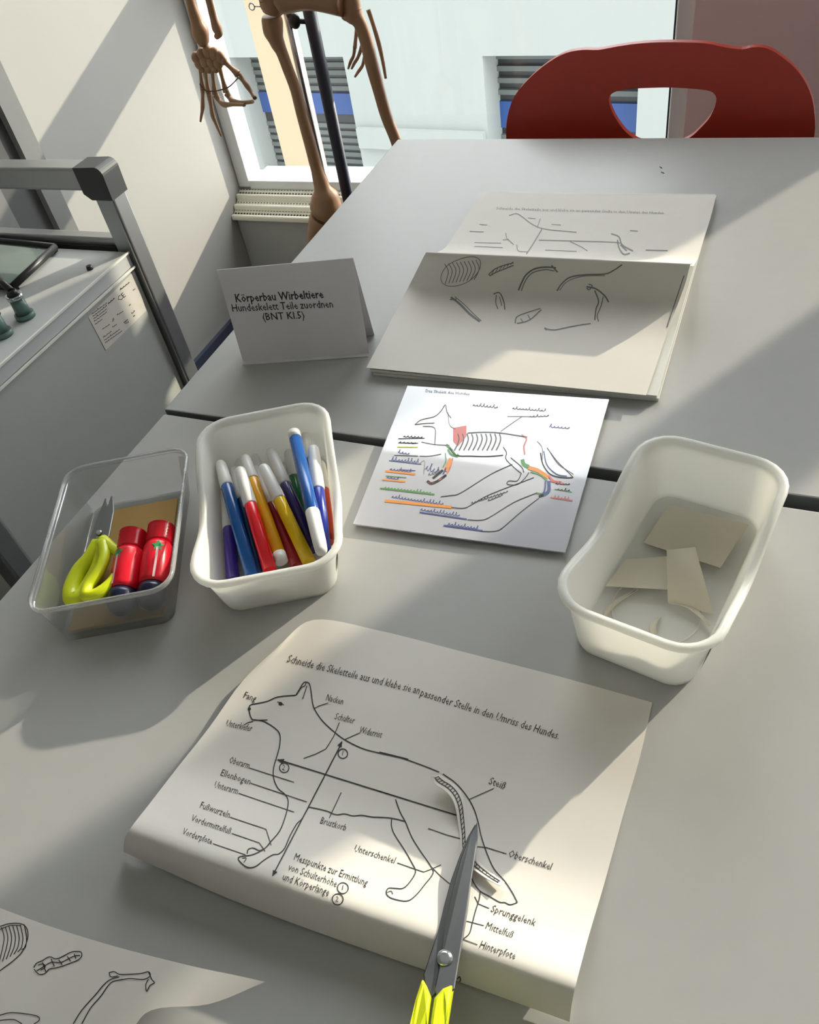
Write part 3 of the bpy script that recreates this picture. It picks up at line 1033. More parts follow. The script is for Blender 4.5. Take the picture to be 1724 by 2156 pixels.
# upper page
LR = [((905, 534, .0440), (1460, 560, .0440)), ((925, 529, .0260), (1462, 556, .0250)), ((940, 518, .0125), (1468, 545, .0115)), ((960, 488, .0090), (1480, 508, .0085)), ((987, 446, .0085), (1495, 460, .0085)), ((1013, 406, .0085), (1508, 411, .0085))]
rows = [[at(a[0] + (b[0] - a[0]) * t, a[1] + (b[1] - a[1]) * t, a[2]) for t in (0, .33, .66, 1)] for a, b in LR]
s_ = Sheet(surf(rows, 5, 5))
s_.text('Schneide die Skeletteile aus und klebe sie an passender Stelle in den Umriss des Hundes.', zz((945, 93), (0, 0))[0], zz((1480, 108), (0, 0))[0], hgt=8, mi=2)
for pts, wd in (([(975, 168), (978, 185), (990, 195), (1000, 205)], 1.3), ([(965, 190), (985, 188)], 1.2), ([(1040, 235), (1060, 205), (1090, 155)], 1.6), ([(1080, 190), (1300, 196), (1340, 200)], 1.2), ([(985, 112), (1010, 106), (1030, 118), (1060, 140), (1100, 155), (1200, 165)], 1.2),
                ([(1310, 170), (1335, 180), (1345, 205), (1380, 225)], 2.0), ([(1330, 190), (1335, 215), (1350, 235), (1370, 232)], 2.0), ([(1340, 205), (1360, 225)], 2.2), ([(875, 210), (965, 214)], 1), ([(875, 198), (960, 200)], 1), ([(860, 162), (905, 164)], 1), ([(890, 140), (915, 142)], 1),
                ([(1120, 140), (1150, 142)], 1), ([(1085, 122), (1075, 150)], 1), ([(1045, 120), (1070, 122)], 1), ([(1370, 160), (1395, 162)], 1.2), ([(1420, 222), (1490, 224)], 1.6), ([(1180, 195), (1215, 212), (1235, 225)], 1.2), ([(1100, 222), (1200, 226)], 1.0), ([(1010, 205), (1015, 225), (1045, 228)], 1.2)):
    s_.curve(zz(*pts), wd * 1.25, 2)
s_.mb.build('upper_page', [M_paper, M_ink, M_inkg], bkt, fix=False)

# ------------------------------------------------------------------ laminated sheet
cs = {'tl': (858, 812), 'tr': (1282, 841), 'br': (1190, 1163), 'bl': (743, 1103)}


def lam(u, v):
    a = Vector(cs['bl']) * (1 - u) + Vector(cs['br']) * u
    b = Vector(cs['tl']) * (1 - u) + Vector(cs['tr']) * u
    return a * (1 - v) + b * v


rows = [[at(*lam(u, v), .0042 + .002 * v + .004 * max(0, v - .8)) for u in (0, .25, .5, .75, 1)] for v in (0, .25, .5, .75, 1)]
s_ = Sheet(surf(rows, 4, 4), .0014)
zz = Z(720, 790, 2.873)
s_.text('Das Skelett des Hundes', zz((505, 103), (0, 0))[0], zz((770, 122), (0, 0))[0], hgt=9, mi=2)
s_.patch(zz((672, 320), (752, 305), (752, 370), (700, 430), (672, 400)), 7)
for k in range(10):
    x = 690 + k * 28
    s_.curve(zz((x + 10, 355), (x + 18, 385), (x + 8, 420), (x - 10, 455)), 2.4, 2)
for pts, wd, c in (
        ([(440, 300), (480, 270), (560, 250), (600, 215), (625, 180), (635, 225), (660, 260)], 1.6, 2), ([(440, 300), (500, 292), (560, 290)], 1.6, 2), ([(490, 310), (545, 312), (565, 335), (562, 400), (562, 418)], 1.6, 2), ([(640, 225), (650, 300), (690, 330)], 1.2, 2),
        ([(760, 350), (860, 345), (960, 350), (1040, 362), (1120, 375)], 2, 2), ([(1085, 360), (1115, 385), (1100, 430), (1105, 480)], 3, 7),
        ([(650, 440), (690, 485), (780, 490), (880, 492), (975, 485)], 2.0, 1), ([(975, 435), (995, 470), (990, 505), (1030, 550), (1085, 595)], 1.6, 1), ([(1020, 500), (1085, 555), (1100, 590)], 1.6, 1), ([(1085, 595), (1060, 640), (1010, 640), (1000, 660), (1060, 662), (1110, 620), (1130, 590)], 1.6, 1),
        ([(1200, 470), (1215, 540), (1260, 600), (1330, 620), (1395, 620)], 2.2, 1), ([(1220, 460), (1240, 545), (1300, 600), (1360, 612)], 2.2, 4), ([(1240, 440), (1300, 520), (1370, 590), (1400, 620)], 1.4, 1), ([(1180, 400), (1210, 440), (1210, 520)], 1.4, 2), ([(1260, 470), (1310, 540), (1400, 600)], 1.4, 2),
        ([(630, 420), (660, 450), (690, 490), (705, 480)], 5, 5), ([(640, 450), (660, 480), (700, 490)], 4, 5), ([(625, 470), (628, 520), (610, 560)], 1.8, 5),
        ([(660, 505), (645, 540), (625, 580)], 9, 3), ([(610, 575), (580, 600), (550, 625)], 5, 1), ([(630, 560), (612, 600)], 3, 4), ([(670, 500), (655, 560), (628, 605), (560, 650), (520, 650)], 2, 7), ([(515, 640), (540, 655), (580, 640), (630, 605)], 5, 1),
        ([(1090, 510), (1100, 540), (1130, 555)], 8, 5), ([(1125, 560), (1180, 575), (1220, 600), (1250, 620)], 8, 3), ([(1140, 585), (1200, 605), (1240, 640)], 3, 5), ([(1250, 610), (1280, 640), (1330, 650)], 4, 7), ([(1230, 640), (1225, 700), (1200, 730)], 3, 4), ([(1250, 640), (1250, 700), (1220, 725)], 7, 4), ([(1220, 725), (1190, 735)], 5, 1), ([(1175, 715), (1210, 718)], 3, 5),
        ([(600, 735), (660, 728), (720, 712), (900, 600), (1030, 540)], 1.6, 1), ([(660, 800), (740, 805), (800, 775), (900, 720), (1160, 620)], 1.6, 1), ([(760, 875), (830, 878), (890, 862), (1040, 770), (1180, 712)], 1.6, 1), ([(840, 945), (920, 945), (970, 925), (1080, 830), (1190, 745)], 1.6, 1),
        ([(480, 405), (560, 420), (650, 425)], 1.2, 1), ([(470, 490), (530, 490), (600, 478)], 1.2, 1), ([(470, 535), (500, 520), (495, 600)], 1.0, 2), ([(1000, 250), (1080, 250), (1160, 252)], 1, 2), ([(960, 340), (1030, 290), (1090, 250)], 1, 2)):
    s_.curve(zz(*pts), wd, c)
for a, b, wd, c in (((335, 435), (460, 435), 2.5, 6), ((285, 517), (480, 540), 2, 4), ((262, 580), (445, 600), 5, 3), ((345, 572), (445, 578), 2, 4), ((245, 632), (385, 645), 4, 3), ((230, 685), (560, 722), 4, 5), ((260, 760), (665, 800), 7, 3), ((470, 830), (755, 872), 3.5, 4), ((615, 910), (850, 942), 4, 4), ((1260, 640), (1350, 660), 4, 7), ((1285, 690), (1390, 708), 2, 5), ((1260, 740), (1395, 760), 3.5, 7), ((340, 385), (500, 382), 1.8, 1), ((315, 485), (460, 490), 1.8, 1), ((340, 410), (460, 412), 1.8, 1), ((265, 610), (390, 620), 2, 5)):
    p_, q_ = zz(a, b)
    s_.line([p_, q_], wd * .8, c)
for a, b, am, c in (((370, 370), (495, 376), 3.2, 1), ((345, 405), (455, 412), 3, 1), ((340, 465), (415, 478), 4, 4), ((300, 510), (470, 525), 4.5, 4), ((290, 568), (425, 585), 4, 4), ((270, 618), (350, 630), 3, 4), ((255, 680), (545, 712), 3.2, 5), ((300, 735), (620, 780), 4, 4), ((475, 812), (720, 850), 4, 4), ((640, 900), (830, 928), 4, 4), ((780, 775), (1010, 700), 3, 1), ((880, 760), (980, 720), 3, 1), ((1290, 655), (1385, 660), 3, 1), ((1300, 690), (1385, 700), 3, 1), ((1280, 740), (1380, 750), 3, 7), ((790, 180), (950, 195), 3.5, 2), ((1030, 200), (1240, 215), 3, 2), ((1255, 310), (1385, 320), 4, 4), ((1130, 250), (1260, 245), 2.5, 2), ((505, 560), (610, 590), 9, 4), ((520, 600), (600, 580), 7, 2)):
    p_, q_ = zz(a, b)
    s_.scribble(p_, q_, am * .8, wd=1.3, mi=c)
lo = s_.mb.build('laminated_sheet', [M_foil, M_ink, M_inkg, M_oran, M_blue, M_green, M_yel, M_redc], None, fix=False)
tag(lo, 'glossy laminated sheet with a coloured dog skeleton and handwritten labels between the tubs', 'sheet')

# ------------------------------------------------------------------ big worksheet in front
EDGE = [((260, 1794, .003), (1199, 2152, .002)), ((262, 1768, .018), (1204, 2112, .015)), ((276, 1742, .0245), (1214, 2066, .0205)), ((318, 1688, .0165), (1240, 1968, .010)), ((372, 1618, .0065), (1272, 1860, .003)), ((440, 1532, .004), (1312, 1715, .0015)), ((512, 1432, .006), (1348, 1590, .0015)), ((585, 1362, .010), (1373, 1479, .0015))]
rows = []
for i, (a, b) in enumerate(EDGE):
    r = []
    for u, lift in ((0, 1), (.1, .55), (.25, .22), (.5, .05), (.75, 0), (1, 0)):
        h = b[2] + (a[2] - b[2]) * lift if i > 3 else b[2] + (a[2] - b[2]) * (1 - u)
        h = max(h, .0015)
        x = a[0] + (b[0] - a[0]) * u
        y = a[1] + (b[1] - a[1]) * u
        if i == 7:
            x, y = {0: (585, 1362), .1: (660, 1305), .25: (800, 1328), .5: (985, 1375), .75: (1180, 1425), 1: (1373, 1479)}[u]
        if i == 6 and u == .1: x, y = 590, 1424
        if i < 2:
            y += {0: 0, .1: 6, .25: 14, .5: 12, .75: 4, 1: 0}[u] * (1 - i * .5)
        r.append(at(x, y, h))
    rows.append(r)
s_ = Sheet(surf(rows, 6, 5))
A = Z(240, 1340, 2.781)
B = Z(760, 1400, 2.612)
s_.text('Schneide die Skeletteile aus und klebe sie an', A((1012, 150), (0, 0))[0], (882, 1462), hgt=24, slant=.2, up=(.28, -1))
s_.text('passender Stelle in den Umriss des Hundes.', (877 + 6, 1470 - 5), (1175, 1557), hgt=24, slant=.2, up=(.28, -1))
LW = 2.3
s_.curve(A((790, 425), (800, 470), (820, 490), (900, 490)), LW)
s_.curve(A((820, 488), (880, 500), (945, 540), (972, 578), (970, 640), (955, 700), (935, 770), (935, 830), (960, 890), (1005, 930), (1020, 975), (1005, 1050), (970, 1140), (920, 1200), (880, 1245), (810, 1280), (740, 1290), (730, 1310), (775, 1350), (825, 1350), (880, 1310), (930, 1280), (965, 1275), (1000, 1240), (1030, 1170), (1070, 1100), (1100, 1070), (1138, 1005)), LW)
s_.curve(A((780, 1275), (785, 1250), (815, 1240), (850, 1255), (880, 1245)), LW)
s_.curve(A((750, 1300), (775, 1298), (760, 1325)), 1.6)
s_.curve(A((790, 425), (800, 402), (840, 393), (900, 380), (960, 355), (1065, 345)) , LW)
s_.curve(A((1065, 345), (1085, 312), (1108, 275), (1125, 268), (1145, 280), (1155, 330), (1165, 400), (1185, 445), (1225, 500), (1290, 560), (1350, 605), (1450, 655), (1540, 680), (1724, 720)) + B((100, 480), (200, 505), (330, 550), (430, 590)), LW)
s_.curve(A((1068, 345), (1098, 300), (1118, 290), (1125, 270)), 1.8)
s_.curve(A((1105, 365), (1120, 320), (1130, 290)), 1.8)
s_.dot(A((975, 395), (0, 0))[0], 4)
s_.curve(A((955, 385), (975, 388), (995, 402)), 1.6)
s_.dot(A((793, 425), (0, 0))[0], 3.5)
s_.curve(A((1140, 1000), (1200, 1012), (1250, 1025), (1300, 1045), (1350, 1040), (1400, 1052), (1450, 1048), (1510, 1058), (1560, 1060), (1625, 1065)) + B((240, 860), ), LW)
s_.curve(B((190, 740), (215, 810), (245, 865), (280, 950), (330, 1030), (385, 1110), (395, 1150), (350, 1210), (300, 1270), (250, 1300), (170, 1285), (140, 1260), (150, 1230), (190, 1230), (230, 1230), (265, 1200), (300, 1140), (280, 1090), (240, 1020), (185, 935), (168, 890), (168, 850)), LW)
s_.curve(B((140, 1255), (165, 1245), (175, 1262)), 1.5)
s_.line(A((960, 722), (1724, 960)) + B((60, 682), (525, 827)), 2.6)
s_.line(A((1335, 622), (930, 1400)), 2.6)
for c, d in ((A((955, 722), (0, 0))[0], (14, 4)), (A((1337, 612), (0, 0))[0], (-6, 12)), (A((927, 1408), (0, 0))[0], (6, -12))):
    c = Vector(c)
    d = Vector(d)
    nn = Vector((-d.y, d.x)) * .38
    s_.patch([c, c + d + nn, c + d - nn], 1, .0003)
s_.curve(B((450, 600), (520, 650), (580, 720), (620, 790), (645, 870), (660, 940), (690, 1030), (730, 1120), (790, 1190), (830, 1250), (860, 1308)), LW)
s_.curve(B((860, 1308), (820, 1320), (790, 1308), (760, 1305), (700, 1270), (655, 1245), (620, 1200), (600, 1150)), LW)
s_.curve(B((655, 1245), (650, 1290), (628, 1360), (610, 1430), (595, 1480), (560, 1510)), LW)
s_.curve(B((505, 1790), (520, 1750), (540, 1712), (546, 1735), (525, 1760), (515, 1790), (545, 1800), (550, 1775), (525, 1775)), 2.4)
for p_ in (B((595, 740), (730, 680)), B((640, 1000), (690, 1005), (800, 1040)), B((370, 900), (470, 935), (560, 960)), B((625, 1275), (645, 1315), (705, 1340)), B((580, 1410), (675, 1435)), B((560, 1510), (640, 1540)), B((200, 1090), (300, 1125), (345, 1140), (385, 1125), (440, 1100)), B((385, 1110), (440, 1165), (500, 1215)),
           A((1170, 425), (1200, 408), (1255, 390)), A((1320, 505), (1285, 590), (1240, 660), (1180, 690), (1110, 715)), A((1350, 605), (1440, 565)), A((790, 770), (1055, 855)), A((800, 860), (1130, 970)), A((730, 920), (1055, 1030)), A((680, 1060), (890, 1130), (920, 1225)), A((690, 1155), (850, 1210), (885, 1260)), A((580, 1215), (770, 1280)), A((1330, 915), (1260, 1065)), A((760, 520), (785, 505), (815, 498))):
    s_.line(p_, 1.7)
FS = dict(hgt=21, slant=.15, up=(.3, -1))
for body, a, b in (('Fang', (757, 360), (828, 385)), ('Unterkiefer', (655, 525), (805, 558)), ('Nacken', (1238, 375), (1338, 400)), ('Schulter', (1290, 485), (1405, 512)), ('Widerrist', (1435, 565), (1565, 595)), ('Oberarm', (672, 740), (790, 775)), ('Ellenbogen', (622, 815), (795, 870)), ('Unterarm', (585, 885), (722, 925)), ('Fußwurzeln', (500, 1005), (675, 1065)), ('Vordermittelfuß', (452, 1082), (680, 1160)), ('Vorderpfote', (400, 1160), (570, 1220)), ('Brustkorb', (1205, 1095), (1355, 1140))):
    p_, q_ = A(a, b)
    s_.text(body, p_, q_, **FS)
p_ = A((1405, 1258), (0, 0))[0]
s_.text('Unterschenkel', p_, B((185, 1095), (0, 0))[0], **FS)
FS['hgt'] = 23
for body, a, b in (('Messpunkte zur Ermittlung', (1050, 1310), (1480, 1465)), ('von Schulterhöhe', (1018, 1370), (1300, 1470)), ('und Körperlänge', (985, 1425), (1255, 1520))):
    p_, q_ = A(a, b)
    s_.text(body, p_, q_, **FS)
for body, a, b in (('Steiß', (700, 655), (790, 685)), ('Oberschenkel', (808, 1055), (1045, 1130)), ('Sprunggelenk', (712, 1358), (955, 1438)), ('Mittelfuß', (682, 1452), (832, 1505)), ('Hinterpfote', (650, 1555), (845, 1620))):
    p_, q_ = B(a, b)
    s_.text(body, p_, q_, **FS)
for c, r, k in (((1340, 687), 10, '1'), ((997, 770), 10, '2'), ((1340, 1475), 11.5, '1'), ((1310, 1540), 11.5, '2')):
    c = A(c, c)[0]
    s_.circle(c, r, 2.0)
    s_.text(k, (c[0] - (2 if k == '1' else 5), c[1] + 4), (c[0] + 6, c[1] + 7), hgt=16, up=(.2, -1))
wo = s_.mb.build('worksheet', [M_paper, M_ink], None, fix=False)
tag(wo, 'large curled worksheet with a printed dog outline and labels in the foreground', 'worksheet')
WS = s_

# ------------------------------------------------------------------ second worksheet at the lower left corner
topr = [(-70, 1885, .016), (90, 1945, .012), (240, 1992, .012), (400, 2033, .014), (490, 2052, .017), (558, 2067, .020)]
botr = [(-70, 2330, .002), (130, 2300, .003), (262, 2185, .008), (318, 2127, .011), (440, 2114, .014), (552, 2070, .0195)]
rows = [[at(a[0] + (b[0] - a[0]) * t, a[1] + (b[1] - a[1]) * t, a[2] + (b[2] - a[2]) * t) for a, b in zip(topr, botr)] for t in (1, .66, .33, 0)]
s_ = Sheet(surf(rows, 5, 5))
zz = Z(0, 1850, 2.781)
for k in range(7):
    s_.curve(zz((10 + k * 22, 285 - k * 3), (25 + k * 22, 340), (18 + k * 22, 400), (-6 + k * 22, 500 - k * 14)), 1.8)
s_.curve(zz((0, 280), (50, 265), (110, 262), (150, 280), (165, 320), (158, 370), (130, 430), (80, 480), (20, 525), (0, 540)), 2)
s_.curve(zz((0, 298), (60, 275), (120, 275)), 1.6)
for pts in ([(200, 520), (215, 495), (250, 480), (290, 458), (330, 470), (370, 455), (420, 430), (470, 428), (480, 450), (460, 475), (400, 500), (340, 520), (290, 530), (265, 555), (230, 560), (200, 530)], [(215, 540), (250, 520), (300, 490), (360, 490), (430, 455), (470, 450)], [(250, 490), (270, 545)], [(300, 470), (320, 515)], [(345, 475), (365, 505)], [(395, 455), (415, 485)], [(435, 440), (445, 470)], [(225, 505), (255, 500), (265, 520), (240, 535)],
            [(430, 850), (480, 770), (560, 680), (610, 620), (650, 590), (700, 575)], [(480, 850), (530, 760), (590, 690), (650, 610), (720, 590)], [(640, 550), (670, 545), (700, 560), (760, 560), (830, 555), (870, 545), (880, 570), (840, 590), (760, 585), (700, 595)], [(640, 550), (650, 575), (690, 570)], [(870, 545), (890, 590), (905, 610), (880, 625), (860, 660), (855, 620), (870, 590)], [(0, 800), (60, 785), (140, 790), (220, 805), (230, 830), (200, 851)], [(0, 830), (80, 825), (130, 850)]):
    s_.curve(zz(*pts), 2)
o = s_.mb.build('worksheet', [M_paper, M_ink], None, fix=False)
tag(o, 'curled worksheet with bone drawings cut along its edge, in the lower left corner', 'worksheet')


# ------------------------------------------------------------------ paper cut-outs on the worksheet
def onsheet(x, y, lift):
    h = WS.hit(x, y, 0)
    d = Vector(ray(x, y)).normalized()
    return at(x, y, (h.z if h else TZ) - TZ + lift)


Lf = B((385, 612), (405, 655), (455, 685), (500, 735), (522, 800), (535, 880), (545, 960), (550, 1040), (590, 1100), (640, 1140), (700, 1180), (765, 1215))
Rt = B((430, 602), (470, 625), (515, 655), (545, 690), (568, 740), (578, 810), (584, 890), (590, 960), (620, 1040), (660, 1095), (720, 1145), (790, 1195))
hts = [.006, .0045, .0035, .003, .0018, .0012, .001, .001, .0015, .0022, .003, .004]
rows = []
for a, b, h in zip(Lf, Rt, hts):
    rows.append([onsheet(a[0] + (b[0] - a[0]) * t, a[1] + (b[1] - a[1]) * t, h + (.0025 * (1 - t) if h > .0015 else 0)) for t in (0, .5, 1)])
s_ = Sheet(surf(rows, 4, 3), .0003)
mid = [((a[0] * .35 + b[0] * .65), (a[1] * .35 + b[1] * .65)) for a, b in zip(Lf, Rt)]
mi_ = [((a[0] * .68 + b[0] * .32), (a[1] * .68 + b[1] * .32)) for a, b in zip(Lf, Rt)]
s_.curve(mid, 1.8)
s_.curve(mi_, 1.8)
for i in range(len(mid) - 1):
    for t in (0, .33, .66):
        p_ = Vector(mid[i]).lerp(Vector(mid[i + 1]), t)
        q_ = Vector(mi_[i]).lerp(Vector(mi_[i + 1]), t)
        s_.line([p_, q_], 1.6)
o = s_.mb.build('paper_cutout', [M_paper, M_ink], None, fix=False)
tag(o, 'curled strip of paper with tail bones, cut out and lying under the grey scissors', 'paper')

# ------------------------------------------------------------------ grey scissors with yellow handles
sci = thing('scissors', 'scissors with dark grey blades and yellow handles lying across the worksheet', 'scissors', at(935, 2018, .012))


def sp_(x, y, extra=0.0):
    t = (y - 1732) / (2156 - 1732)
    return at(x, y, .0075 + .0240 * min(t, 1.0) + extra)


bl1 = [(1005, 1733), (1006, 1765), (1000, 1810), (992, 1860), (985, 1920), (975, 1980), (966, 2030), (957, 2085), (925, 2110), (915, 2085), (925, 2040), (935, 1960), (950, 1890), (970, 1810), (990, 1760)]
bl2 = [(1001, 1737), (985, 1765), (968, 1805), (950, 1855), (935, 1910), (922, 1965), (905, 2015), (892, 2055), (896, 2076), (908, 2104), (930, 2085), (950, 2010), (965, 1930), (985, 1830), (998, 1765)]
bevel(MB().prism([sp_(x, y, .0022) for x, y in bl1], (0, 0, .0018)).build('blade', M_blade, sci), .0005, 1)
bevel(MB().prism([sp_(x, y, 0) for x, y in bl2], (0, 0, .0020)).build('blade', M_blade, sci), .0005, 1)
q = sp_(936, 2018, .004)
sw = MB()
sw.tube([q, q + Vector((0, 0, .0012)), q + Vector((0, 0, .0022))], [.0042, .0040, .0022], 16, smooth_path=False)
sw.build('pivot_screw', M_bladel, sci)
hl = [(893, 2068), (902, 2084), (911, 2106), (908, 2135), (905, 2170), (895, 2230), (862, 2230), (867, 2165), (878, 2115)]
hr = [(957, 2081), (935, 2090), (918, 2110), (914, 2135), (909, 2170), (900, 2230), (932, 2232), (942, 2170), (950, 2125)]
for ps, sx in ((hl, -1), (hr, 1)):
    b = MB().prism([sp_(x, y, -.0035) for x, y in ps], (0, 0, .0085))
    c = sp_(880 if sx < 0 else 916, 2260, .001)
    e = sp_(800 if sx < 0 else 960, 2480, .001)
    cc = (c + e) / 2
    dd = (e - c) / 2
    sd_ = Vector((-dd.y, dd.x, 0)).normalized() * .014
    b.tube([cc + dd * math.cos(a * math.pi / 8) * 1.1 + sd_ * math.sin(a * math.pi / 8) for a in range(17)], .0042, 8, smooth_path=False, cap=False)
    for qv in b.v:
        if qv.z < TZ + .001: qv.z = TZ + .001
    bevel(b.build('handle', M_yellow, sci), .0015, 2)


# ------------------------------------------------------------------ tubs
def rrect(hw, y0, y1, r, n=6, side=8):
    P = []
    for cx, cy, a0 in ((hw - r, y1 - r, 0), (-hw + r, y1 - r, 90), (-hw + r, y0 + r, 180), (hw - r, y0 + r, 270)):
        for k in range(n + 1):
            a = math.radians(a0 + 90 * k / n)
            P.append((cx + r * math.cos(a), cy + r * math.sin(a)))
    o = []
    for i in range(len(P)):
        a, b = P[i], P[(i + 1) % len(P)]
        L = math.hypot(b[0] - a[0], b[1] - a[1])
        kk = side if L > .03 else 1
        for k in range(kk): o.append((a[0] + (b[0] - a[0]) * k / kk, a[1] + (b[1] - a[1]) * k / kk))
    return o


def tub_mesh(p, dip, th=.0014, lip=.0045, rb=.016, rt=.024, side=14):
    """p: floor width, floor length, side / back / front flare, back height, front height"""
    wb, Lb, fl_, fb, ff, hb, hf = p
    lipd = lip

    def H(v):
        t = (v + Lb / 2 + ff) / (Lb + fb + ff)
        s = t * t * (3 - 2 * t)
        return hf + (hb - hf) * s - dip * math.exp(-((t - .45) / .2) ** 2)

    def ring(f, off, dz, floor=None):
        """f 0..1 between floor and rim; off outward; dz added"""
        c = rrect(wb / 2 + (fl_ - lipd) * f + off, -Lb / 2 - (ff - lipd) * f - off, Lb / 2 + (fb - lipd) * f + off, rb + (rt - rb) * f + max(off, -.01), side=side)
        return [Vector((x, y, floor if floor is not None else H(y) * f + dz)) for x, y in c]
    mb = MB()
    fr = [0, .12, .35, .65, .9, 1]
    inn = [ring(f, -th, .0, th + .001 if f == 0 else None) for f in fr]
    lipr = [ring(1, -th * .2, .0012), ring(1, lip * .6, .0012), ring(1, lip, .0), ring(1, lip, -.0022), ring(1, lip * .5, -.0028)]
    outr = [ring(f, 0, -.0016 if f else 0, 0.0005 if f == 0 else None) for f in fr[::-1]]
    allr = inn + lipr + outr
    mb.rings(allr, True, True)
    return mb


def place(mb, x, y, a):
    c, s = math.cos(a), math.sin(a)
    mb.v = [Vector((x + q.x * c - q.y * s, y + q.x * s + q.y * c, q.z + TZ)) for q in mb.v]
    return mb


PR = [.0809, .1641, .0137, .0029, .0116, .0609, .0567]
PLR = (-.0193, .3899, -.207)
PM = [.0898, .1649, .0133, .0059, .0117, .0582, .0444]
PLM = (-.3341, .3734, .4832)
PC = [.0882, .1521, .0118, .0121, .001, .0389, .0389]
PLC = (-.4451, .3098, .475)


def loc2w(pl, u, v, h):
    c, s = math.cos(pl[2]), math.sin(pl[2])
    return Vector((pl[0] + u * c - v * s, pl[1] + u * s + v * c, TZ + h))


for P_, L_, lab in ((PR, PLR, 'open white plastic tub of paper scraps on the right of the near table'), (PM, PLM, 'open white plastic tub full of felt-tip pens')):
    mb = place(tub_mesh(P_, .017), *L_)
    t = mb.build('storage_tub', M_tub, None, org=(L_[0], L_[1], TZ))
    tag(t, lab, 'tub', 'white plastic storage tubs')
    # dark printed label on the outer right side near the front
    hw = P_[0] / 2
    q = []
    for v, f in ((-.072, .28), (-.035, .28), (-.035, .62), (-.072, .62)):
        hgt = .047 if P_ is PM else .056
        q.append(loc2w(L_, hw + (P_[2] - .0045) * f + .0008, v, hgt * f))
    lb = MB().add(q, [(0, 1, 2, 3)])
    q2 = [q[0].lerp(q[1], .15).lerp(q[3].lerp(q[2], .15), .2), q[0].lerp(q[1], .5).lerp(q[3].lerp(q[2], .5), .2), q[0].lerp(q[1], .5).lerp(q[3].lerp(q[2], .5), .8), q[0].lerp(q[1], .15).lerp(q[3].lerp(q[2], .15), .8)]
    off = (q[1] - q[0]).cross(q[3] - q[0]).normalized() * .0003
    lb.add([a + off for a in q2], [(0, 1, 2, 3)], 1)
    lb.build('printed_label', [mat('dark_label_print', rgb(74, 72, 72), .5), mat('pale_label_print', rgb(200, 198, 194), .5)], t)
    tag(t.children[0], 'dark printed label')

cbx = place(tub_mesh(PC, 0, th=.0009, lip=.0022, rb=.010, rt=.015, side=6), *PLC)
cb_ = cbx.build('clear_box', [M_clear], None, org=(PLC[0], PLC[1], TZ))
tag(cb_, 'clear plastic box with yellow scissors and red glue bottles at the left table edge', 'box')
# rim of the clear box
wb, Lb, fl_, fb, ff, hb, hf = PC
rimo = []
for off, dz in ((0.0004, .0018), (.0022, .0018), (.0026, .0004), (.0026, -.0018)):
    c = rrect(wb / 2 + fl_ - .0022 + off, -Lb / 2 - (ff - .0022) - off, Lb / 2 + fb - .0022 + off, .015 + off, side=6)
    rimo.append([loc2w(PLC, x, y, hb + dz) for x, y in c])
MB().rings(rimo, True, False).build('rim', M_clearrim, cb_)

# ------------------------------------------------------------------ felt-tip pens
zz = Z(420, 880, 5.39)
RB_ = .0052
COL = {'purple': rgb(70, 48, 150), 'blue': rgb(14, 82, 156), 'teal': rgb(12, 66, 122), 'red': rgb(232, 24, 40), 'yellow': rgb(240, 196, 22), 'amber': rgb(244, 178, 28), 'maroon': rgb(170, 32, 44), 'green': rgb(10, 110, 60), 'navy': rgb(36, 52, 148), 'dark': rgb(52, 40, 110), 'orange': rgb(206, 66, 34)}


PENS = []


def pen(label, col, tip, end, ht, he, capl=.040, flip=False, plug=False):
    """tip: pixel of the far end, end: pixel of the near end, ht / he: their heights above the table"""
    PENS.append([label, col, zz(tip, tip)[0], zz(end, end)[0], ht, he, capl, flip, plug])


def settle(gap=.0113, floor=.0088):
    """stack the pens: lift or lower the ends of any two that touch until they lie on one another"""
    for it in range(300):
        worst = 1
        ends = [(at(*p[2], p[4]), at(*p[3], p[5])) for p in PENS]
        for i in range(len(PENS)):
            for j in range(i):
                a0, a1 = ends[i]
                b0, b1 = ends[j]
                u, v, w0 = a1 - a0, b1 - b0, a0 - b0
                A_, B_, C_, D_, E_ = u.dot(u), u.dot(v), v.dot(v), u.dot(w0), v.dot(w0)
                den = A_ * C_ - B_ * B_
                sa = min(1, max(0, (B_ * E_ - C_ * D_) / den)) if den > 1e-12 else .5
                tb = min(1, max(0, (B_ * sa + E_) / C_))
                sa = min(1, max(0, (B_ * tb - D_) / A_))
                dv = (a0 + u * sa) - (b0 + v * tb)
                worst = min(worst, dv.length)
                if dv.length < gap:
                    k = (gap - dv.length) * .35 * (1 if dv.z >= 0 else -1)
                    PENS[i][4] += k * (1 - sa)
                    PENS[i][5] += k * sa
                    PENS[j][4] -= k * (1 - tb)
                    PENS[j][5] -= k * tb
        for p in PENS:
            p[4] = max(p[4], floor)
            p[5] = max(p[5], floor)
        if worst >= gap - .0003: break
    return worst


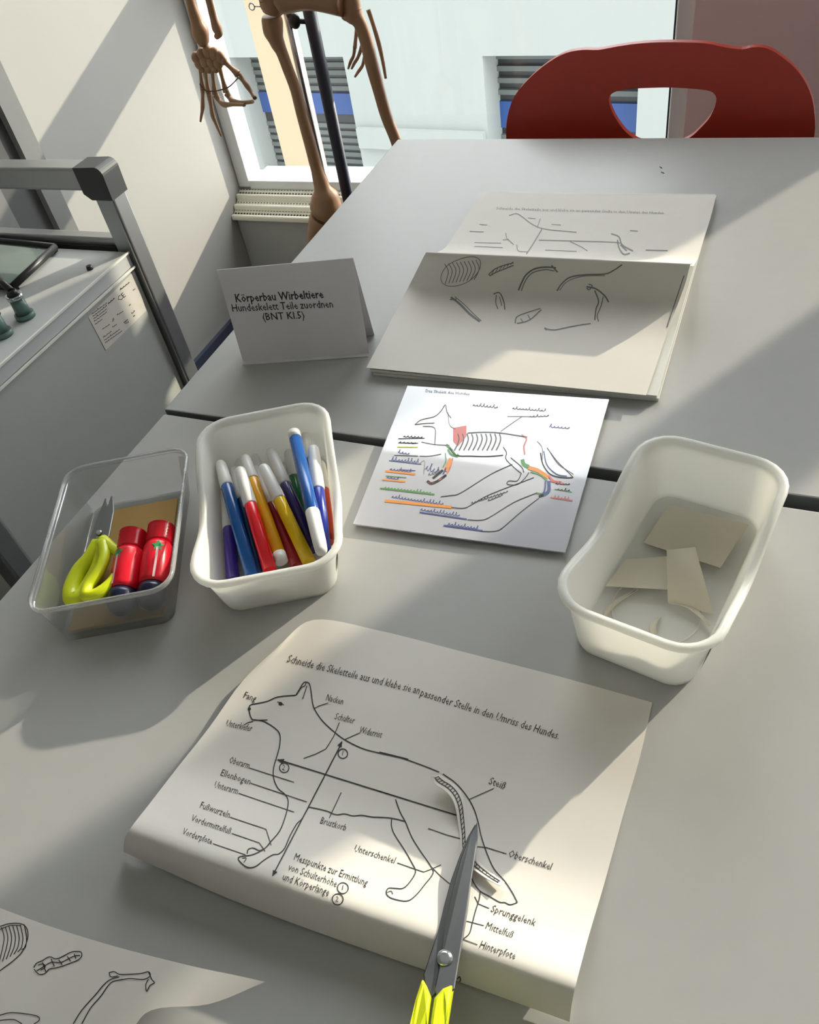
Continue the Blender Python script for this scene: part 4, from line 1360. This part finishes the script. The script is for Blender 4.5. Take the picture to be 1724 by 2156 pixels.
def make_pens():
    for label, col, tip, end, ht, he, capl, flip, plug in PENS:
        a, b = at(*tip, ht), at(*end, he)
        o = thing('felt_tip_pen', label, 'pen', b, 'felt-tip pens in the white tub')
        d = (a - b)
        L = d.length
        d.normalize()
        PEN.append((label, L, b, a, ht, he))
        if flip: a, b, d = b, a, -d       # cap towards the viewer
        mt = mat('pen_' + col, COL[col], .22, noise=.04)
        MB().tube([b + d * .0005, b + d * (L - capl - .001), b + d * (L - capl + .001)], [RB_, RB_, RB_ * .9], 16, smooth_path=False).build('barrel', mt, o)
        MB().tube([a - d * capl, a - d * (capl * .97), a - d * .012, a - d * .003, a - d * .0006, a], [RB_ * 1.0, RB_ * 1.08, RB_ * .98, RB_ * .88, RB_ * .7, RB_ * .3], 16, smooth_path=False).build('cap', M_cap, o)
        if plug:
            MB().tube([b, b + d * .0005, b + d * .009], [RB_ * .7, RB_ * 1.0, RB_ * 1.03], 16, smooth_path=False).build('end_plug', M_cap, o)


PEN = []
pen('purple felt-tip pen lying along the left wall of the white tub', 'purple', (300, 800), (380, 1850), .020, .010, .046)
pen('bright blue felt-tip pen with white cap, second from the left in the tub', 'blue', (235, 505), (600, 1800), .034, .018, .032)
pen('teal blue felt-tip pen half hidden left of the red pen', 'teal', (395, 580), (690, 1790), .022, .010, .040)
pen('bright red felt-tip pen with white cap in the middle of the tub', 'red', (455, 575), (800, 1740), .040, .024, .042)
pen('amber felt-tip pen with white plug at its near end', 'amber', (510, 440), (935, 1640), .026, .014, .030, plug=True)
pen('dark red felt-tip pen lying between the two yellow pens', 'maroon', (640, 560), (1110, 1700), .020, .009, .050)
pen('yellow felt-tip pen with white cap, right of the amber pen', 'yellow', (720, 545), (1245, 1640), .042, .022, .040)
pen('dark purple felt-tip pen with tall white cap behind the yellow pen', 'dark', (800, 370), (1300, 1500), .024, .012, .044)
pen('dark green felt-tip pen half hidden behind the tall blue pen', 'green', (1010, 380), (1230, 1420), .020, .012, .034)
pen('tall blue felt-tip pen on top of the pile, white at both ends', 'blue', (1070, 160), (1390, 1540), .048, .026, .044, flip=True, plug=True)
pen('deep blue felt-tip pen with cream cap right behind the tall blue pen', 'teal', (1190, 185), (1390, 1420), .036, .014, .034)
pen('navy felt-tip pen with long white cap at the right wall of the tub', 'navy', (1290, 330), (1420, 1520), .040, .022, .050)
pen('orange red felt-tip pen squeezed against the right wall of the tub', 'orange', (1365, 500), (1475, 1420), .030, .012, .030)
pen('felt-tip pen with grey white cap deep in the pile behind the amber pen', 'green', (615, 430), (900, 1250), .018, .010, .044)
pen('felt-tip pen with pale cap left of the amber pen cap, mostly hidden', 'purple', (450, 490), (720, 1560), .016, .009, .038)

WORST = settle()
make_pens()

# ------------------------------------------------------------------ contents of the clear box
zc = Z(0, 820, 2.2684)


def pc(x, y, h):
    return at(*zc((x, y), (x, y))[0], h)


# brown cardboard lying in the box
kp = [loc2w(PLC, -.037, -.072, .0045), loc2w(PLC, .037, -.072, .0045), loc2w(PLC, .040, .05, .012), loc2w(PLC, -.030, .05, .012)]
kb = MB().prism(kp, (0, 0, .003), 0)
o = kb.build('cardboard_piece', [M_kraft], None)
tag(o, 'brown cardboard piece lying on the bottom of the clear box', 'cardboard')
# yellow handled scissors
ys = thing('scissors', 'scissors with yellow loop handles and bright steel blades in the clear box', 'scissors', pc(440, 800, .012))
bt, bb = pc(525, 525, .034), pc(478, 720, .024)
for k, (dx, hh) in enumerate(((-.003, 0), (.0035, .0022))):
    ax = (bt - bb).normalized()
    sdv = Vector((ax.y, -ax.x, 0)).normalized()
    p = [bb + sdv * (-.006 + dx), bb + sdv * (.006 + dx), bb + (bt - bb) * .6 + sdv * (.005 + dx), bt + sdv * (.001 + dx), bt + sdv * (-.001 + dx), bb + (bt - bb) * .6 + sdv * (-.003 + dx)]
    bevel(MB().prism([q + Vector((0, 0, hh)) for q in p], (0, 0, .0018)).build('blade', M_bladel, ys), .0004, 1)
q = bb.lerp(bt, .1) + Vector((0, 0, .004))
MB().tube([q, q + Vector((0, 0, .0015))], [.003, .002], 10, smooth_path=False).build('pivot_screw', M_chrome, ys)
lp1 = [pc(x, y, h) for x, y, h in ((470, 730, .024), (435, 800, .021), (380, 870, .018), (345, 950, .016), (345, 1000, .0155), (380, 1000, .0155), (420, 940, .0165), (465, 860, .019), (488, 780, .022), (478, 728, .0245))]
MB().tube(lp1, [.0055, .0062, .0068, .007, .0068, .0065, .0062, .006, .0058, .0055], 12).build('handle', M_yellow, ys)
lp2 = [pc(x, y, h) for x, y, h in ((490, 720, .028), (530, 752, .028), (572, 790, .028), (576, 850, .028), (535, 920, .0275), (470, 975, .027), (415, 985, .027), (420, 940, .0275), (465, 880, .028), (500, 800, .029), (492, 730, .029))]
MB().tube(lp2, [.005, .0045, .0042, .0042, .0045, .005, .005, .0046, .0044, .0046, .005], 12).build('handle', M_yellow, ys)

# two red glue bottles with navy caps
for i, (far, near, lab, hh) in enumerate(((loc2w(PLC, .0130, .000, .0295), loc2w(PLC, .0085, -.053, .0202), 'red glue bottle with ribbed neck and navy cap, beside the yellow scissors', 0), (loc2w(PLC, .0365, .001, .0295), loc2w(PLC, .0322, -.053, .0202), 'red glue bottle at the right wall of the clear box', 1))):
    g = thing('glue_bottle', lab, 'bottle', near, 'red glue bottles in the clear box')
    d = (far - near)
    L = d.length
    d.normalize()
    r = .0115
    MB().tube([near, near + d * .004, near + d * L * .3, near + d * L * .62, near + d * L * .70], [r * .92, r, r * 1.02, r, r * .84], 24, smooth_path=False).build('bottle_body', M_redg, g)
    pts, rr = [], []
    k0 = near + d * L * .70
    for k in range(12):
        pts.append(k0 + d * L * .30 * k / 11)
        rr.append(r * (.95 if k % 2 else .82))
    MB().tube(pts, rr, 24, smooth_path=False).build('ribbed_neck', M_redg, g)
    cbx_ = near - d * .001
    MB().tube([cbx_, cbx_ - d * .004, cbx_ - d * .012, cbx_ - d * .017, cbx_ - d * .019], [r * .94, r * 1.02, r * .98, r * .72, r * .3], 24, smooth_path=False).build('cap', M_navyg, g)
    # white line and green leaf on the upper side
    upv = (Vector((0, 0, 1)) - d * d.z).normalized()
    sdv = d.cross(upv).normalized()
    dirp = (upv * .85 - sdv * .35 * (1 if i == 0 else -1)).normalized()
    st_ = MB()
    sd2 = d.cross(dirp).normalized()
    a_ = near + d * L * .03 + dirp * r * 1.025
    b_ = near + d * L * .52 + dirp * r * 1.025
    st_.add([a_ - sd2 * .0009, a_ + sd2 * .0009, b_ + sd2 * .0009, b_ - sd2 * .0009], [(0, 1, 2, 3)])
    lf = []
    cc = near + d * L * .55 + dirp * (r * 1.03)
    for k in range(10):
        rr_ = .0052 if k % 2 == 0 else .0026
        an = 2 * math.pi * k / 10
        lf.append(cc + d * math.cos(an) * rr_ + sd2 * math.sin(an) * rr_ - dirp * (math.sin(an) * rr_) ** 2 / (2 * r))
    st_.add(lf, [tuple(range(10))], 1)
    st_.build('printed_mark', [mat('pale_print', rgb(240, 206, 206), .4), mat('green_print', rgb(60, 150, 90), .4)], g)

# ------------------------------------------------------------------ paper scraps in the right tub
zr_ = Z(1120, 880, 2.854)


def scrap(label, pts, hs, curl=None):
    c3 = [at(*zr_((x, y), (x, y))[0], h) for (x, y), h in zip(pts, hs)]
    g = [[(c3[0] * (1 - u) + c3[1] * u) * (1 - v) + (c3[3] * (1 - u) + c3[2] * u) * v + Vector((0, 0, (curl or 0) * math.sin(math.pi * u) * math.sin(math.pi * v))) for u in [i / 8 for i in range(9)]] for v in [j / 8 for j in range(9)]]
    o = Sheet(g, .0003).mb.build('paper_scrap', M_scrap, None, fix=False)
    return tag(o, label, 'paper', 'paper scraps in the white tub')


scrap('large cream paper scrap leaning against the back of the white tub', [(670, 750), (1130, 900), (1300, 640), (820, 520)], [.006, .010, .016, .010], .002)
scrap('four cornered paper scrap lying at the left wall of the white tub', [(440, 1010), (810, 1030), (830, 830), (560, 850)], [.008, .010, .006, .006], .001)
scrap('tall folded paper scrap standing up in the middle of the white tub', [(815, 1110), (1090, 1180), (980, 775), (808, 795)], [.006, .005, .026, .026], .004)
# curved thin strips
for lab, pts, wd, h in (('thin curved paper strip at the left of the white tub floor', [(440, 1190), (480, 1130), (545, 1080), (630, 1035)], .0035, .0045),
                        ('short crescent paper strip near the front of the white tub floor', [(735, 1300), (725, 1265), (735, 1230), (765, 1200)], .004, .0035),
                        ('pointed paper strip hanging from the folded scrap towards the front right', [(830, 1110), (920, 1125), (1000, 1180), (1065, 1250)], .004, .0065)):
    p3 = [at(*zr_(q, q)[0], h) for q in pts]
    g = []
    for i, q in enumerate(p3):
        d = (p3[min(i + 1, 3)] - p3[max(i - 1, 0)]).normalized()
        n_ = Vector((-d.y, d.x, 0)) * wd * (.5 if i < 3 else .25)
        g.append([q - n_ + Vector((0, 0, .0015)), q, q + n_])
    o = Sheet(surf(g, 3, 4), .0003).mb.build('paper_strip', M_scrap, None, fix=False)
    tag(o, lab, 'paper', 'paper scraps in the white tub')
o = Sheet([[at(*zr_(q, q)[0], .0138) for q in ((968, 930), (1010, 935))], [at(*zr_(q, q)[0], .0150) for q in ((968, 1015), (1000, 1015))]], .0003).mb.build('paper_strip', M_scrap, None, fix=False)
tag(o, 'tiny paper tab lying on the folded scrap in the white tub', 'paper', 'paper scraps in the white tub')
# moulded ring in the floor of the right tub
ti = [ob for ob in C.objects if ob.name.startswith('storage_tub')][0]
c0 = loc2w(PLR, 0, -.03, .0026)
MB().tube([c0 + Vector((math.cos(a * math.pi / 24) * .03, math.sin(a * math.pi / 24) * .03, 0)) for a in range(49)], .0007, 6, smooth_path=False, cap=False).build('moulded_ring', M_tub, ti)
